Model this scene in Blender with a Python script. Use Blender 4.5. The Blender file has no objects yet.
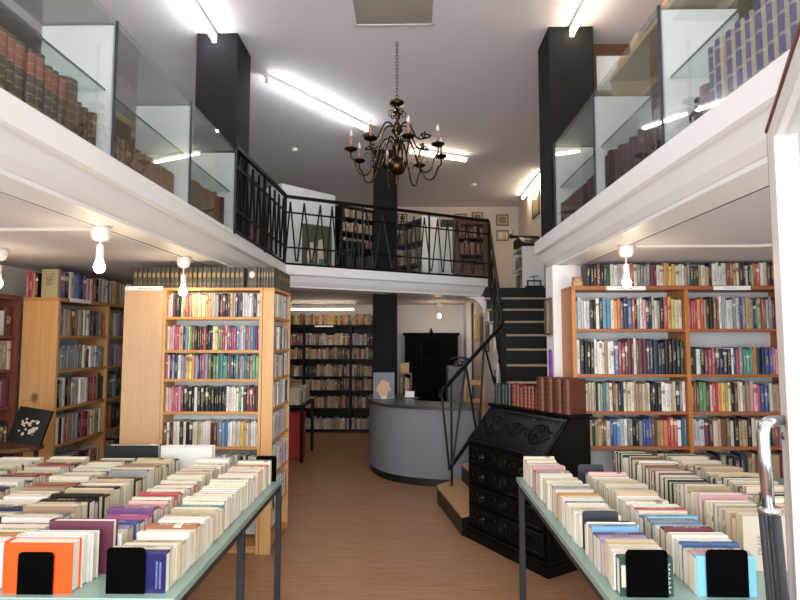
import bpy, math, random
from mathutils import Vector, Matrix
random.seed(7)
SC = bpy.context.scene
COL = SC.collection
PI = math.pi
R = random.uniform

# ------------------------------------------------------------------ materials
def srgb(h):
    if isinstance(h, str):
        h = h.lstrip('#'); c = [int(h[i:i+2], 16)/255 for i in (0, 2, 4)]
    else:
        c = h
    return tuple(((v/12.92) if v <= .04045 else ((v+.055)/1.055)**2.4) for v in c) + (1,)

class NT:
    def __init__(s, name):
        s.m = bpy.data.materials.new(name); s.m.use_nodes = True
        s.t = s.m.node_tree; s.t.nodes.clear()
        s.out = s.n('ShaderNodeOutputMaterial')
    def n(s, ty, **k):
        nd = s.t.nodes.new(ty)
        for a, v in k.items(): setattr(nd, a, v)
        return nd
    def l(s, a, b): s.t.links.new(a, b)
    def math(s, op, a, b=None, c=None):
        nd = s.n('ShaderNodeMath', operation=op)
        for i, v in enumerate((a, b, c)):
            if v is None: continue
            if isinstance(v, (int, float)): nd.inputs[i].default_value = v
            else: s.l(v, nd.inputs[i])
        return nd.outputs[0]
    def mix(s, f, a, b, blend='MIX'):
        nd = s.n('ShaderNodeMix', data_type='RGBA', blend_type=blend)
        for i, v in ((0, f), (6, a), (7, b)):
            if isinstance(v, (int, float, tuple)): nd.inputs[i].default_value = v
            else: s.l(v, nd.inputs[i])
        return nd.outputs[2]
    def noise(s, vec, scale, detail=2, rough=.5):
        nd = s.n('ShaderNodeTexNoise'); nd.inputs['Scale'].default_value = scale
        nd.inputs['Detail'].default_value = detail; nd.inputs['Roughness'].default_value = rough
        if vec is not None: s.l(vec, nd.inputs['Vector'])
        return nd.outputs['Fac']
    def coord(s, which='Object', scale=None):
        tc = s.n('ShaderNodeTexCoord').outputs[which]
        if scale is None: return tc
        mp = s.n('ShaderNodeMapping'); mp.inputs['Scale'].default_value = scale
        s.l(tc, mp.inputs['Vector']); return mp.outputs[0]
    def ramp(s, f, a, b):
        nd = s.n('ShaderNodeMapRange'); nd.inputs[1].default_value = a; nd.inputs[2].default_value = b
        s.l(f, nd.inputs[0]); return nd.outputs[0]
    def bsdf(s, color, rough=.5, metal=0, spec=.5, bump=None, bstr=.2, emit=None, estr=0, alpha=None):
        b = s.n('ShaderNodeBsdfPrincipled')
        for k, v in (('Base Color', color), ('Roughness', rough), ('Metallic', metal), ('Specular IOR Level', spec)):
            if isinstance(v, (int, float, tuple)): b.inputs[k].default_value = v
            else: s.l(v, b.inputs[k])
        if emit is not None:
            b.inputs['Emission Color'].default_value = emit; b.inputs['Emission Strength'].default_value = estr
        if bump is not None:
            bn = s.n('ShaderNodeBump'); bn.inputs['Strength'].default_value = bstr; bn.inputs['Distance'].default_value = .01
            s.l(bump, bn.inputs['Height']); s.l(bn.outputs[0], b.inputs['Normal'])
        s.l(b.outputs[0], s.out.inputs[0]); return s.m

def plain(name, col, rough=.5, metal=0, spec=.5, var=.06, scale=12, bstr=0):
    t = NT(name); c = srgb(col)
    f = t.noise(t.coord('Object'), scale, 3)
    dark = tuple(v*(1-var*2) for v in c[:3]) + (1,)
    return t.bsdf(t.mix(f, dark, tuple(min(1, v*(1+var)) for v in c[:3]) + (1,)), rough, metal, spec, f if bstr else None, bstr)

def wood(name, c1, c2, rough=.45, axis='Z', scale=1.0, knots=False, spec=.4):
    t = NT(name)
    s = {'Z': (14, 14, .7), 'X': (.7, 14, 14), 'Y': (14, .7, 14)}[axis]
    v = t.coord('Object', tuple(k*scale for k in s))
    f = t.noise(v, 3.0, 5, .6)
    g = t.noise(v, 11.0, 3, .6)
    m = t.math('ADD', t.math('MULTIPLY', f, .7), t.math('MULTIPLY', g, .3))
    c = t.mix(t.ramp(m, .35, .65), srgb(c1), srgb(c2))
    if knots:
        vo = t.n('ShaderNodeTexVoronoi'); vo.inputs['Scale'].default_value = 4.5
        t.l(t.coord('Object', (1, 1, .8)), vo.inputs['Vector'])
        k = t.ramp(vo.outputs['Distance'], .2, .12)
        c = t.mix(t.math('MULTIPLY', k, .8), c, srgb('#5a3a1e'))
    return t.bsdf(c, rough, spec=spec, bump=m, bstr=.05)

def emis(name, col, strength):
    t = NT(name); e = t.n('ShaderNodeEmission'); e.inputs[0].default_value = srgb(col); e.inputs[1].default_value = strength
    t.l(e.outputs[0], t.out.inputs[0]); return t.m

def glass(name, tint, refl=.10):
    t = NT(name)
    tr = t.n('ShaderNodeBsdfTransparent'); tr.inputs[0].default_value = tint
    gl = t.n('ShaderNodeBsdfGlossy'); gl.inputs['Roughness'].default_value = .03
    lw = t.n('ShaderNodeLayerWeight'); lw.inputs[0].default_value = .25
    f = t.math('ADD', t.math('MULTIPLY', lw.outputs['Fresnel'], .32), refl*.2)
    mx = t.n('ShaderNodeMixShader'); t.l(f, mx.inputs[0]); t.l(tr.outputs[0], mx.inputs[1]); t.l(gl.outputs[0], mx.inputs[2])
    t.l(mx.outputs[0], t.out.inputs[0]); return t.m

M = {}
M['wall'] = plain('white_plaster', '#e9e5e4', .8, var=.02, scale=3)
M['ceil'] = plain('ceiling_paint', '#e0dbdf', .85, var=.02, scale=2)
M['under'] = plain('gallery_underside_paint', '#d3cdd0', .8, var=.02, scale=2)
M['fascia'] = plain('white_gloss_paint', '#ece9e8', .45, var=.015, scale=2)
M['peach'] = plain('warm_white_wall', '#e6d8cc', .8, var=.02, scale=3)
M['column'] = plain('charcoal_column', '#1b1a1c', .9, spec=.2, var=.15, scale=30, bstr=.2)
M['blackmetal'] = plain('black_wrought_iron', '#070606', .45, 0, .2, var=.1)
M['steel'] = plain('dark_steel_leg', '#3a3f47', .4, .5, var=.05)
M['bookend'] = plain('black_sheet_steel', '#020202', .6, 0, .03, var=.1)
M['bookend_grey'] = plain('grey_sheet_steel', '#3d4046', .45, .4, var=.06)
M['chrome'] = plain('brushed_chrome', '#c9cbd0', .22, 1.0, var=.03)
M['rubber'] = plain('black_ribbed_rubber', '#2b2b33', .5, var=.06)
M['beech'] = wood('beech_veneer', '#c3935f', '#d0a371', .45)
M['beechX'] = wood('beech_veneer_shelf', '#b47c40', '#c69255', .45, 'X')
M['ply'] = wood('pale_birch_panel', '#c49d76', '#cfab86', .5)
M['pine'] = wood('knotty_pine', '#b88552', '#c99b66', .45, knots=True)
M['pineY'] = wood('pine_shelf', '#a8723f', '#bd8a55', .45, 'Y')
M['oak'] = wood('orange_oak', '#a5642e', '#bf7c42', .4)
M['oakX'] = wood('orange_oak_shelf', '#93502c', '#ab6638', .4, 'X')
M['redwood'] = wood('red_brown_wood', '#5c3026', '#744034', .45)
M['brown'] = wood('dark_brown_wood', '#4a2c1c', '#63402a', .4)
M['tanwood'] = wood('honey_wood', '#a67c4e', '#c09a68', .45, 'Y')
M['blackwood'] = wood('black_stained_wood', '#0c0909', '#151110', .4, spec=.2)
M['armoire'] = plain('armoire_black', '#060606', .7, spec=.12, var=.1)
M['ebony'] = wood('ebonised_oak', '#030303', '#080707', .34, spec=.22)
M['white_lam'] = plain('white_laminate', '#eeeeee', .4, var=.01)
M['back'] = plain('grey_white_back_panel', '#d5d8da', .7, var=.02)
M['greenglass'] = plain('pale_green_tabletop', '#8aa398', .2, var=.03, spec=.6)
M['greenedge'] = plain('pale_green_edge', '#a9c2b6', .3, var=.03)
M['counter'] = plain('grey_speckled_laminate', '#807e86', .6, spec=.3, var=.12, scale=140)
M['countertop'] = plain('dark_countertop', '#39363a', .35, var=.08)
M['plinth'] = plain('black_plinth', '#17161a', .5)
M['tread'] = plain('black_rubber_tread', '#141213', .55, spec=.25, var=.1)
M['riser'] = plain('black_riser', '#19181a', .4, spec=.4, var=.25, scale=6)
M['nosing'] = plain('pale_step_nosing', '#b9a48c', .4, .2)
M['treadwood'] = wood('tan_step_board', '#a98058', '#bd9468', .4, 'X')
M['paper'] = plain('white_label_paper', '#efefec', .8, var=.02)
M['ink'] = plain('grey_print', '#8a8a88', .8)
M['white_plastic'] = plain('white_plastic', '#f1efea', .4, var=.01)
M['cable'] = plain('black_cable', '#2a2728', .6)
M['whitecable'] = plain('white_cable_duct', '#d8d0c4', .6)
M['tube'] = emis('fluorescent_tube_glow', '#fafbff', 42)
M['tubewarm'] = emis('warm_fluorescent_glow', '#ffeccd', 30)
M['tuberear'] = emis('dim_warm_fluorescent_glow', '#ffe8c4', 14)
M['bulb'] = emis('warm_bulb_glow', '#ffe4c0', 85)
M['glass'] = glass('clear_glass', (.965, .98, .975, 1))
M['glassd'] = glass('glass_shelf', (.88, .93, .91, 1), .12)
M['glassedge'] = plain('dark_green_glass_edge', '#33443f', .2)
M['mirror'] = plain('framed_glass_print', '#b9a888', .15, spec=.9, var=.25, scale=9)
M['brass'] = plain('aged_brass', '#453422', .25, 1.0, var=.3, scale=20)
M['darkbrass'] = plain('dark_bronze', '#4a3a2a', .3, 1.0, var=.2)
M['candle'] = plain('salmon_candle_sleeve', '#93695a', .6)
M['candleglass'] = plain('frosted_candle_bulb', '#d8cdbc', .25)
M['hatch'] = plain('grey_hatch_panel', '#a09890', .8, var=.03)
M['maroon'] = plain('maroon_door_seal', '#7a4444', .6)
M['gold'] = plain('gilt_frame', '#a8823c', .35, .8, var=.1)
M['darkframe'] = plain('dark_frame', '#3c2a20', .4)
M['mount'] = plain('cream_picture_mount', '#d9cbb4', .7)
M['print'] = plain('brown_etching', '#9a8468', .7, var=.45, scale=25)
M['purple'] = plain('purple_ribbon', '#7a3a9a', .6)
M['redplastic'] = plain('red_plastic', '#b4323a', .4)
M['greenart'] = plain('green_board', '#3d4a32', .6, var=.15)
M['tealart'] = plain('teal_paint', '#4c6a6c', .6)
M['pinkart'] = plain('pale_pink_paint', '#c8b0a4', .6)
M['redart'] = plain('red_paint', '#a05448', .6)
M['roseback'] = plain('grey_blue_print', '#7d7f86', .6, var=.2)
M['rose'] = plain('peach_rose_paint', '#d8aa84', .6, var=.2, scale=30)
M['leaf'] = plain('dull_green_paint', '#56624c', .6)
M['black'] = plain('black_cover', '#101012', .3)
M['blackmatt'] = plain('black_enamel', '#121214', .35, var=.1)
M['greybox'] = plain('grey_cabinet_paint', '#6a666c', .6)
M['darkbox'] = plain('blue_grey_panel', '#4b4c58', .6)
M['blue_cover'] = plain('deep_blue_cover', '#17174e', .35, var=.03)
M['lilac_ink'] = plain('lilac_print', '#a8a8e0', .7)
M['cloth'] = plain('orange_cover', '#e8500e', .4, var=.03)

def floor_mat():
    t = NT('laminate_floor')
    tc = t.coord('Object')
    br = t.n('ShaderNodeTexBrick'); br.offset = .37
    br.inputs['Scale'].default_value = 1
    for k, v in (('Mortar Size', .0012), ('Brick Width', 1.3), ('Row Height', .095)): br.inputs[k].default_value = v
    br.inputs['Color1'].default_value = (.25, .25, .25, 1); br.inputs['Color2'].default_value = (.75, .75, .75, 1); br.inputs['Mortar'].default_value = (.1, .1, .1, 1)
    t.l(tc, br.inputs['Vector'])
    f = t.noise(t.coord('Object', (1.4, 26, 1)), 2.2, 6, .65)
    g = t.noise(t.coord('Object', (3, 90, 1)), 2.0, 3, .6)
    m = t.math('ADD', t.math('MULTIPLY', f, .6), t.math('MULTIPLY', g, .4))
    c = t.mix(t.ramp(m, .36, .66), srgb('#7e553f'), srgb('#ae8566'))
    c = t.mix(.10, c, br.outputs['Color'], 'OVERLAY')
    return t.bsdf(c, .38, spec=.45, bump=m, bstr=.03)
M['floor'] = floor_mat()

PAL = {  # letter: (word, colour)
 'w': ('white', '#e6e3dc'), 'c': ('cream', '#d9cdb2'), 't': ('tan', '#b89c74'), 'n': ('brown', '#7a5238'), 'd': ('dark brown', '#3e2a24'),
 'k': ('black', '#19181b'), 'g': ('grey', '#85858a'), 'l': ('light grey', '#b9bac0'), 'r': ('red', '#b3202c'), 'm': ('maroon', '#6c2634'),
 'p': ('pink', '#dc9a9e'), 'M': ('magenta', '#b8307c'), 'o': ('orange', '#e2762a'), 'y': ('yellow', '#e3c648'), 'u': ('mustard', '#c2922e'),
 'G': ('green', '#4f9a56'), 'D': ('dark green', '#27473c'), 'T': ('teal', '#2f8e88'), 'B': ('blue', '#2a4f9a'), 'N': ('navy', '#23294e'),
 'S': ('sky blue', '#5a9cc4'), 'V': ('purple', '#63407c'), 'L': ('lilac', '#a594b8'), 'O': ('olive', '#76743a'), 'R': ('rust', '#9a4a30'),
 'b': ('beige', '#c9b698')}
_cm = {}
def cover_mat(ch, axis='z'):
    """book cloth or card with a printed title strip along the spine, different on every book"""
    if (ch, axis) in _cm: return _cm[ch, axis]
    word, h = PAL[ch]; c = srgb(h)
    t = NT('cover_%s_%s' % (word.replace(' ', '_'), {'z': 'standing', 'x': 'lying'}[axis]))
    sep = t.n('ShaderNodeSeparateXYZ'); t.l(t.coord('Generated'), sep.inputs[0])
    across, along = (sep.outputs[0], sep.outputs[2]) if axis == 'z' else (sep.outputs[1], sep.outputs[0])
    rnd = t.n('ShaderNodeObjectInfo').outputs['Random']
    r2 = t.math('FRACT', t.math('MULTIPLY', rnd, 7.31)); r3 = t.math('FRACT', t.math('MULTIPLY', rnd, 19.7))
    # lettering-like marks in a strip
    cb = t.n('ShaderNodeCombineXYZ')
    t.l(t.math('ADD', t.math('MULTIPLY', across, 3.2), t.math('MULTIPLY', rnd, 50)), cb.inputs[0]); t.l(t.math('MULTIPLY', along, 34), cb.inputs[1])
    nz = t.noise(cb.outputs[0], 1.0, 1)
    mark = t.math('GREATER_THAN', nz, .5)
    ina = t.math('LESS_THAN', t.math('ABSOLUTE', t.math('SUBTRACT', across, .5)), .24)
    ctr = t.math('ADD', .4, t.math('MULTIPLY', r2, .25)); half = t.math('ADD', .12, t.math('MULTIPLY', r3, .26))
    inl = t.math('LESS_THAN', t.math('ABSOLUTE', t.math('SUBTRACT', along, ctr)), half)
    f = t.math('MULTIPLY', t.math('MULTIPLY', mark, ina), inl)
    f = t.math('MULTIPLY', f, t.math('MULTIPLY', t.math('GREATER_THAN', r2, .18), .62))
    lum = .3*c[0]+.6*c[1]+.1*c[2]
    inkc = srgb('#3a3030') if lum > .25 else srgb('#d8c9a0')
    shade = t.math('ADD', .62, t.math('MULTIPLY', r3, .40))
    hv = t.n('ShaderNodeHueSaturation'); hv.inputs['Color'].default_value = c; hv.inputs['Saturation'].default_value = .86
    t.l(shade, hv.inputs['Value']); t.l(t.math('ADD', .475, t.math('MULTIPLY', r2, .05)), hv.inputs['Hue'])
    # a label block on some spines
    lab = t.math('MULTIPLY', t.math('LESS_THAN', t.math('ABSOLUTE', t.math('SUBTRACT', along, t.math('ADD', .6, t.math('MULTIPLY', rnd, .28)))), t.math('ADD', .03, t.math('MULTIPLY', r2, .06))), t.math('GREATER_THAN', r3, .8))
    lab = t.math('MULTIPLY', lab, t.math('LESS_THAN', t.math('ABSOLUTE', t.math('SUBTRACT', across, .5)), .49))
    labc = srgb('#e5dcc8') if lum < .3 else srgb('#7d3a34')
    col = t.mix(t.math('MULTIPLY', lab, .75), hv.outputs[0], labc)
    col = t.mix(f, col, inkc)
    _cm[ch, axis] = t.bsdf(col, .42, spec=.4)
    return _cm[ch, axis]

def leather(name, body, label, gilt='#a98a4c', ribs=5, edge=None):
    t = NT(name)
    sep = t.n('ShaderNodeSeparateXYZ'); t.l(t.coord('Generated'), sep.inputs[0]); z = sep.outputs[2]; x = sep.outputs[0]
    ln = t.math('LESS_THAN', t.math('ABSOLUTE', t.math('SUBTRACT', t.math('FRACT', t.math('MULTIPLY', z, ribs+1)), .5)), .07)
    cb = t.n('ShaderNodeCombineXYZ'); t.l(t.math('MULTIPLY', x, 6), cb.inputs[0]); t.l(t.math('MULTIPLY', z, 40), cb.inputs[1])
    orn = t.math('GREATER_THAN', t.noise(cb.outputs[0], 1.3, 1), .56)
    front = t.math('LESS_THAN', t.math('ABSOLUTE', t.math('SUBTRACT', x, .5)), .44)
    c = t.mix(t.noise(t.coord('Object'), 6, 4), tuple(v*.6 for v in srgb(body)[:3]) + (1,), srgb(body))
    if label:
        lb = t.math('LESS_THAN', t.math('ABSOLUTE', t.math('SUBTRACT', z, .76)), .17)
        c = t.mix(t.math('MULTIPLY', lb, .95), c, srgb(label))
    if edge: c = t.mix(t.math('GREATER_THAN', t.math('ABSOLUTE', t.math('SUBTRACT', x, .5)), .3), c, srgb(edge))
    f = t.math('MULTIPLY', front, t.math('MAXIMUM', t.math('MULTIPLY', ln, .7), t.math('MULTIPLY', orn, .22)))
    return t.bsdf(t.mix(f, c, srgb(gilt)), .4)
LEA = {'a': ('dark red-banded volume', leather('leather_dark_red_band', '#1c1717', '#8c3a2c', '#c09a58')),
       'e': ('brown leather volume', leather('leather_brown_gilt', '#4c2c22', None)),
       'f': ('light brown leather volume', leather('leather_tan_gilt', '#7c5236', None)),
       'h': ('dark green leather volume', leather('leather_green_gilt', '#2a3430', '#5a3020')),
       'i': ('blue and cream volume', leather('cloth_blue_cream', '#1f2f86', None, '#c8bca0', 3, '#b0a088')),
       'j': ('purple brown leather volume', leather('leather_purple_brown', '#3a2228', '#4a1c1c', '#6a5038')),
       'q': ('red leather volume', leather('leather_red', '#6e221e', '#521816', '#b08050')),
       's': ('rust brown leather volume', leather('leather_rust', '#5e2c1e', None, '#74482e')),
       'v': ('dark green cloth volume', leather('leather_bottle_green', '#1f2e29', None, '#4a4a34')),
       'x': ('dark encyclopedia volume', None)}
def encyclo():
    t = NT('dark_spine_gold_roundel')
    sep = t.n('ShaderNodeSeparateXYZ'); t.l(t.coord('Generated'), sep.inputs[0]); z = sep.outputs[2]; x = sep.outputs[0]
    dx = t.math('MULTIPLY', t.math('SUBTRACT', x, .5), .36); dz = t.math('SUBTRACT', z, .62)
    d = t.math('SQRT', t.math('ADD', t.math('MULTIPLY', dx, dx), t.math('MULTIPLY', dz, dz)))
    c = t.mix(t.math('LESS_THAN', d, .13), srgb('#3a342c'), srgb('#8a7444'))
    ln = t.math('MULTIPLY', t.math('LESS_THAN', t.math('ABSOLUTE', t.math('SUBTRACT', z, .2)), .05), .5)
    return t.bsdf(t.mix(ln, c, srgb('#6a5c40')), .45)
LEA['x'] = (LEA['x'][0], encyclo())
def pages_mat():
    t = NT('page_edges')
    f = t.noise(t.coord('Generated', (60, 60, 2)), 3, 2)
    rnd = t.n('ShaderNodeObjectInfo').outputs['Random']
    c = t.mix(rnd, srgb('#f2efe6'), srgb('#d8c6a4'))
    return t.bsdf(t.mix(t.math('MULTIPLY', f, .35), c, srgb('#a89c84')), .8)
M['pages'] = pages_mat()

# ------------------------------------------------------------------ mesh builder
class MB:
    def __init__(s): s.v, s.f, s.m = [], [], []
    def add(s, vs, fs, m=0):
        o = len(s.v); s.v += [tuple(v) for v in vs]
        s.f += [tuple(i+o for i in f) for f in fs]; s.m += [m]*len(fs); return s
    def box(s, x0, x1, y0, y1, z0, z1, m=0, T=None):
        vs = [Vector((x, y, z)) for z in (z0, z1) for y in (y0, y1) for x in (x0, x1)]
        if T is not None: vs = [T @ v for v in vs]
        return s.add(vs, [(0, 2, 3, 1), (4, 5, 7, 6), (0, 1, 5, 4), (2, 6, 7, 3), (0, 4, 6, 2), (1, 3, 7, 5)], m)
    def prism(s, poly, z0, z1, m=0, T=None):
        n = len(poly); vs = [Vector((p[0], p[1], z0)) for p in poly]+[Vector((p[0], p[1], z1)) for p in poly]
        if T is not None: vs = [T @ v for v in vs]
        fs = [tuple(range(n-1, -1, -1)), tuple(range(n, 2*n))]+[(i, (i+1) % n, (i+1) % n+n, i+n) for i in range(n)]
        return s.add(vs, fs, m)
    def tube(s, pts, r, n=8, m=0, closed=False, sq=False):
        pts = [Vector(p) for p in pts]; k = len(pts); rs = r if isinstance(r, (list, tuple)) else [r]*k
        ring = []; up = None
        for i, p in enumerate(pts):
            if closed: d = pts[(i+1) % k]-pts[i-1]
            else: d = pts[min(i+1, k-1)]-pts[max(i-1, 0)]
            d.normalize()
            if up is None:
                up = Vector((0, 0, 1)) if abs(d.z) < .9 else Vector((1, 0, 0))
            a = d.cross(up).normalized(); b = a.cross(d).normalized(); up = b
            off = PI/4 if sq else 0
            ring.append([p+(a*math.cos(2*PI*j/n+off)+b*math.sin(2*PI*j/n+off))*rs[i] for j in range(n)])
        vs = [v for rr in ring for v in rr]; fs = []
        for i in range(k if closed else k-1):
            i2 = (i+1) % k
            for j in range(n): fs.append((i*n+j, i*n+(j+1) % n, i2*n+(j+1) % n, i2*n+j))
        if not closed: fs += [tuple(range(n-1, -1, -1)), tuple((k-1)*n+j for j in range(n))]
        return s.add(vs, fs, m)
    def bar(s, a, b, r, m=0): return s.tube([a, b], r*1.414, 4, m, sq=True)
    def lathe(s, prof, c=(0, 0, 0), n=16, m=0, T=None):
        vs = []; k = len(prof)
        for r, z in prof:
            for j in range(n):
                v = Vector((c[0]+r*math.cos(2*PI*j/n), c[1]+r*math.sin(2*PI*j/n), c[2]+z)); vs.append(T @ v if T is not None else v)
        fs = [(i*n+j, i*n+(j+1) % n, (i+1)*n+(j+1) % n, (i+1)*n+j) for i in range(k-1) for j in range(n)]
        fs += [tuple(range(n-1, -1, -1)), tuple((k-1)*n+j for j in range(n))]
        return s.add(vs, fs, m)
    def ball(s, c, r, m=0, n=12, sz=1.0):
        return s.lathe([(max(r*math.sin(PI*i/8), 1e-4), -r*sz*math.cos(PI*i/8)) for i in range(9)], c, n, m)

WM = {}  # world matrices of roots
def link(o): COL.objects.link(o); return o
def tag(o, label=None, cat=None, group=None, kind=None):
    for k, v in (('label', label), ('category', cat), ('group', group), ('kind', kind)):
        if v: o[k] = v
    return o
def mesh(name, mb, mats, smooth=False, inv=None):
    me = bpy.data.meshes.new(name)
    vs = mb.v if inv is None else [tuple(inv @ Vector(v)) for v in mb.v]
    me.from_pydata(vs, [], mb.f)
    for m in (mats if isinstance(mats, (list, tuple)) else [mats]): me.materials.append(M[m] if isinstance(m, str) else m)
    if len(me.materials) > 1: me.polygons.foreach_set('material_index', mb.m)
    if smooth: me.polygons.foreach_set('use_smooth', [True]*len(mb.f))
    me.update(); return me
def obj(name, mb, mats, parent=None, smooth=False, bev=0, local=False, loc=None):
    """one mesh object; vertices given in world space unless local"""
    inv = None; o = None
    if parent is not None and not local: inv = WM[parent.name].inverted()
    if parent is None and loc is not None: inv = Matrix.Translation(loc).inverted()
    o = bpy.data.objects.new(name, mesh(name, mb, mats, smooth, inv)); link(o)
    if parent is not None:
        o.parent = parent; WM[o.name] = WM[parent.name]
    else:
        if loc is not None: o.location = loc
        WM[o.name] = Matrix.Translation(loc or (0, 0, 0))
    if bev:
        b = o.modifiers.new('edge', 'BEVEL'); b.width = bev; b.segments = 2; b.limit_method = 'ANGLE'
    return o
def thing(name, label, cat, loc=(0, 0, 0), rz=0, group=None):
    o = bpy.data.objects.new(name, None); link(o); o.empty_display_size = .1
    o.location = loc; o.rotation_euler = (0, 0, rz); WM[o.name] = Matrix.Translation(loc) @ Matrix.Rotation(rz, 4, 'Z')
    return tag(o, label, cat, group)
def struct(name, mb, mats, **k): return tag(obj(name, mb, mats, **k), kind='structure')

ONES = ['', 'first', 'second', 'third', 'fourth', 'fifth', 'sixth', 'seventh', 'eighth', 'ninth', 'tenth', 'eleventh', 'twelfth', 'thirteenth', 'fourteenth', 'fifteenth', 'sixteenth', 'seventeenth', 'eighteenth', 'nineteenth']
TENS = {2: ('twenty', 'twentieth'), 3: ('thirty', 'thirtieth'), 4: ('forty', 'fortieth'), 5: ('fifty', 'fiftieth'), 6: ('sixty', 'sixtieth')}
def nth(n):
    if n < 20: return ONES[n]
    a, b = divmod(n, 10)
    return TENS[a][1] if b == 0 else TENS[a][0]+'-'+ONES[b]

# ------------------------------------------------------------------ books
def unit_standing(hard):
    """thickness on X (-.5...5), spine towards -Y at y=0, height on Z 0..1"""
    mb = MB(); e = .07; g = .025 if hard else .004
    arc = [(-.5, .05), (-.42, .015), (-.2, 0), (.2, 0), (.42, .015), (.5, .05)]
    out = arc+[(.5, 1), (.5-e, 1), (.5-e, .06), (-.5+e, .06), (-.5+e, 1), (-.5, 1)]
    mb.prism(out, 0, 1, 0)
    mb.box(-.5+e, .5-e, .06, 1-g, g, 1-g, 1)
    return mb
def unit_volume():
    mb = MB(); arc = [(-.5, .13), (-.44, .07), (-.3, .025), (-.1, 0), (.1, 0), (.3, .025), (.44, .07), (.5, .13)]
    mb.prism(arc+[(.5, 1), (.43, 1), (.43, .14), (-.43, .14), (-.43, 1), (-.5, 1)], 0, 1, 0)
    mb.box(-.43, .43, .14, .98, .02, .975, 1); return mb
def unit_flat(up, hard):
    """on its long edge: length on X, thickness on Y from 0, spine on top (up) or pages on top"""
    c, p = MB(), MB(); g = .018 if hard else .003; e = .06
    sec = [(0, 0), (e, 0), (e, .93), (1-e, .93), (1-e, 0), (1, 0), (1, .95), (.85, .99), (.5, 1), (.15, .99), (0, .95)]
    pg = (e, 1-e, g*2, .93)
    if not up:
        sec = [(y, 1-z) for y, z in sec][::-1]; pg = (e, 1-e, .07, 1-g*2)
    T = Matrix(((0, 0, 1, 0), (1, 0, 0, 0), (0, 1, 0, 0), (0, 0, 0, 1)))
    c.prism(sec, -.5, .5, 0, T)
    p.box(-.5+g, .5-g, pg[0], pg[1], pg[2], pg[3])
    return c, p
def unit_upright(side):
    """standing with its cover to the viewer: width on X, thickness on Y from 0, spine on one side"""
    c, p = MB(), MB(); e = .06
    sec = [(.5, 0), (.5, e), (-.44, e), (-.44, 1-e), (.5, 1-e), (.5, 1), (-.47, 1), (-.5, .8), (-.5, .2), (-.47, 0)]
    if side > 0: sec = [(-x, y) for x, y in sec][::-1]
    c.prism(sec, 0, 1)
    x0, x1 = (-.44, .475) if side < 0 else (-.475, .44)
    p.box(x0, x1, e, 1-e, .015, .985)
    return c, p
def mesh0(name, mb, mats): return mesh(name, mb, mats)
U = {'soft': mesh0('paperback_shape', unit_standing(False), [cover_mat('c'), 'pages']),
     'vol': mesh0('volume_shape', unit_volume(), [cover_mat('c'), 'pages']),
     'hard': mesh0('hardback_shape', unit_standing(True), [cover_mat('c'), 'pages'])}
for key, (c, p) in {'fu': unit_flat(True, False), 'fd': unit_flat(False, False), 'hu': unit_flat(True, True), 'hd': unit_flat(False, True),
                    'uL': unit_upright(-1), 'uR': unit_upright(1)}.items():
    U[key] = (mesh0('cover_shape_'+key, c, [cover_mat('c', 'x')]), mesh0('page_shape_'+key, p, ['pages']))
def new_book(name, me, mat, loc, rz, scale):
    o = bpy.data.objects.new(name, me); link(o)
    o.location = loc; o.rotation_euler = (0, 0, rz); o.scale = scale
    o.material_slots[0].link = 'OBJECT'; o.material_slots[0].material = mat
    return o
PROTO = {}
def copy_book(name, key, mat, loc, rz, scale):
    """first of a kind is made, the others are copies sharing its mesh"""
    if (name, key) not in PROTO:
        me = U[key]; o = new_book(name, me[0] if isinstance(me, tuple) else me, mat, loc, rz, scale)
        if isinstance(me, tuple):
            ch = bpy.data.objects.new('page_block', me[1]); link(ch); ch.parent = o
        PROTO[name, key] = o; return o
    src = PROTO[name, key]; o = src.copy(); COL.objects.link(o)
    o.location = loc; o.rotation_euler = (0, 0, rz); o.scale = scale
    o.material_slots[0].material = mat
    for ch in src.children:
        c = ch.copy(); COL.objects.link(c); c.parent = o
    return o
def fill_row(name, letters, P0, u, L, z, hs, depth, kind, where, group, cat='book', key='hard', back=.0, wj=.35, gap=.0012, slack=0.0, first=1, unit=None, words=None):
    """a row of standing books from P0 along direction u (left to right as seen), spines outwards"""
    letters = letters.replace(' ', '')
    n = len(letters); ws = [1+R(-wj, wj) for _ in letters]
    tot = sum(ws); L2 = L-slack
    ang = math.atan2(u[1], u[0])
    nx, ny = -u[1], u[0]              # away from the viewer
    s = 0.0
    for i, ch in enumerate(letters):
        w = ws[i]/tot*L2
        h = R(*hs); d = min(depth, h*R(.66, .78)) if depth > .13 else depth
        off = back+R(0, .012)
        x = P0[0]+u[0]*(s+w/2)+nx*off; y = P0[1]+u[1]*(s+w/2)+ny*off
        if ch in PAL and ch not in (words or {}): word, mat = PAL[ch][0]+' '+kind, cover_mat(ch)
        else: word, mat = LEA[ch][0], LEA[ch][1]
        o = copy_book(name, key, mat, (x, y, z), ang, (w-gap, d, h))
        tag(o, '%s, %s from the left, %s' % (word, nth(i+first), where), cat, group)
        s += w

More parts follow.
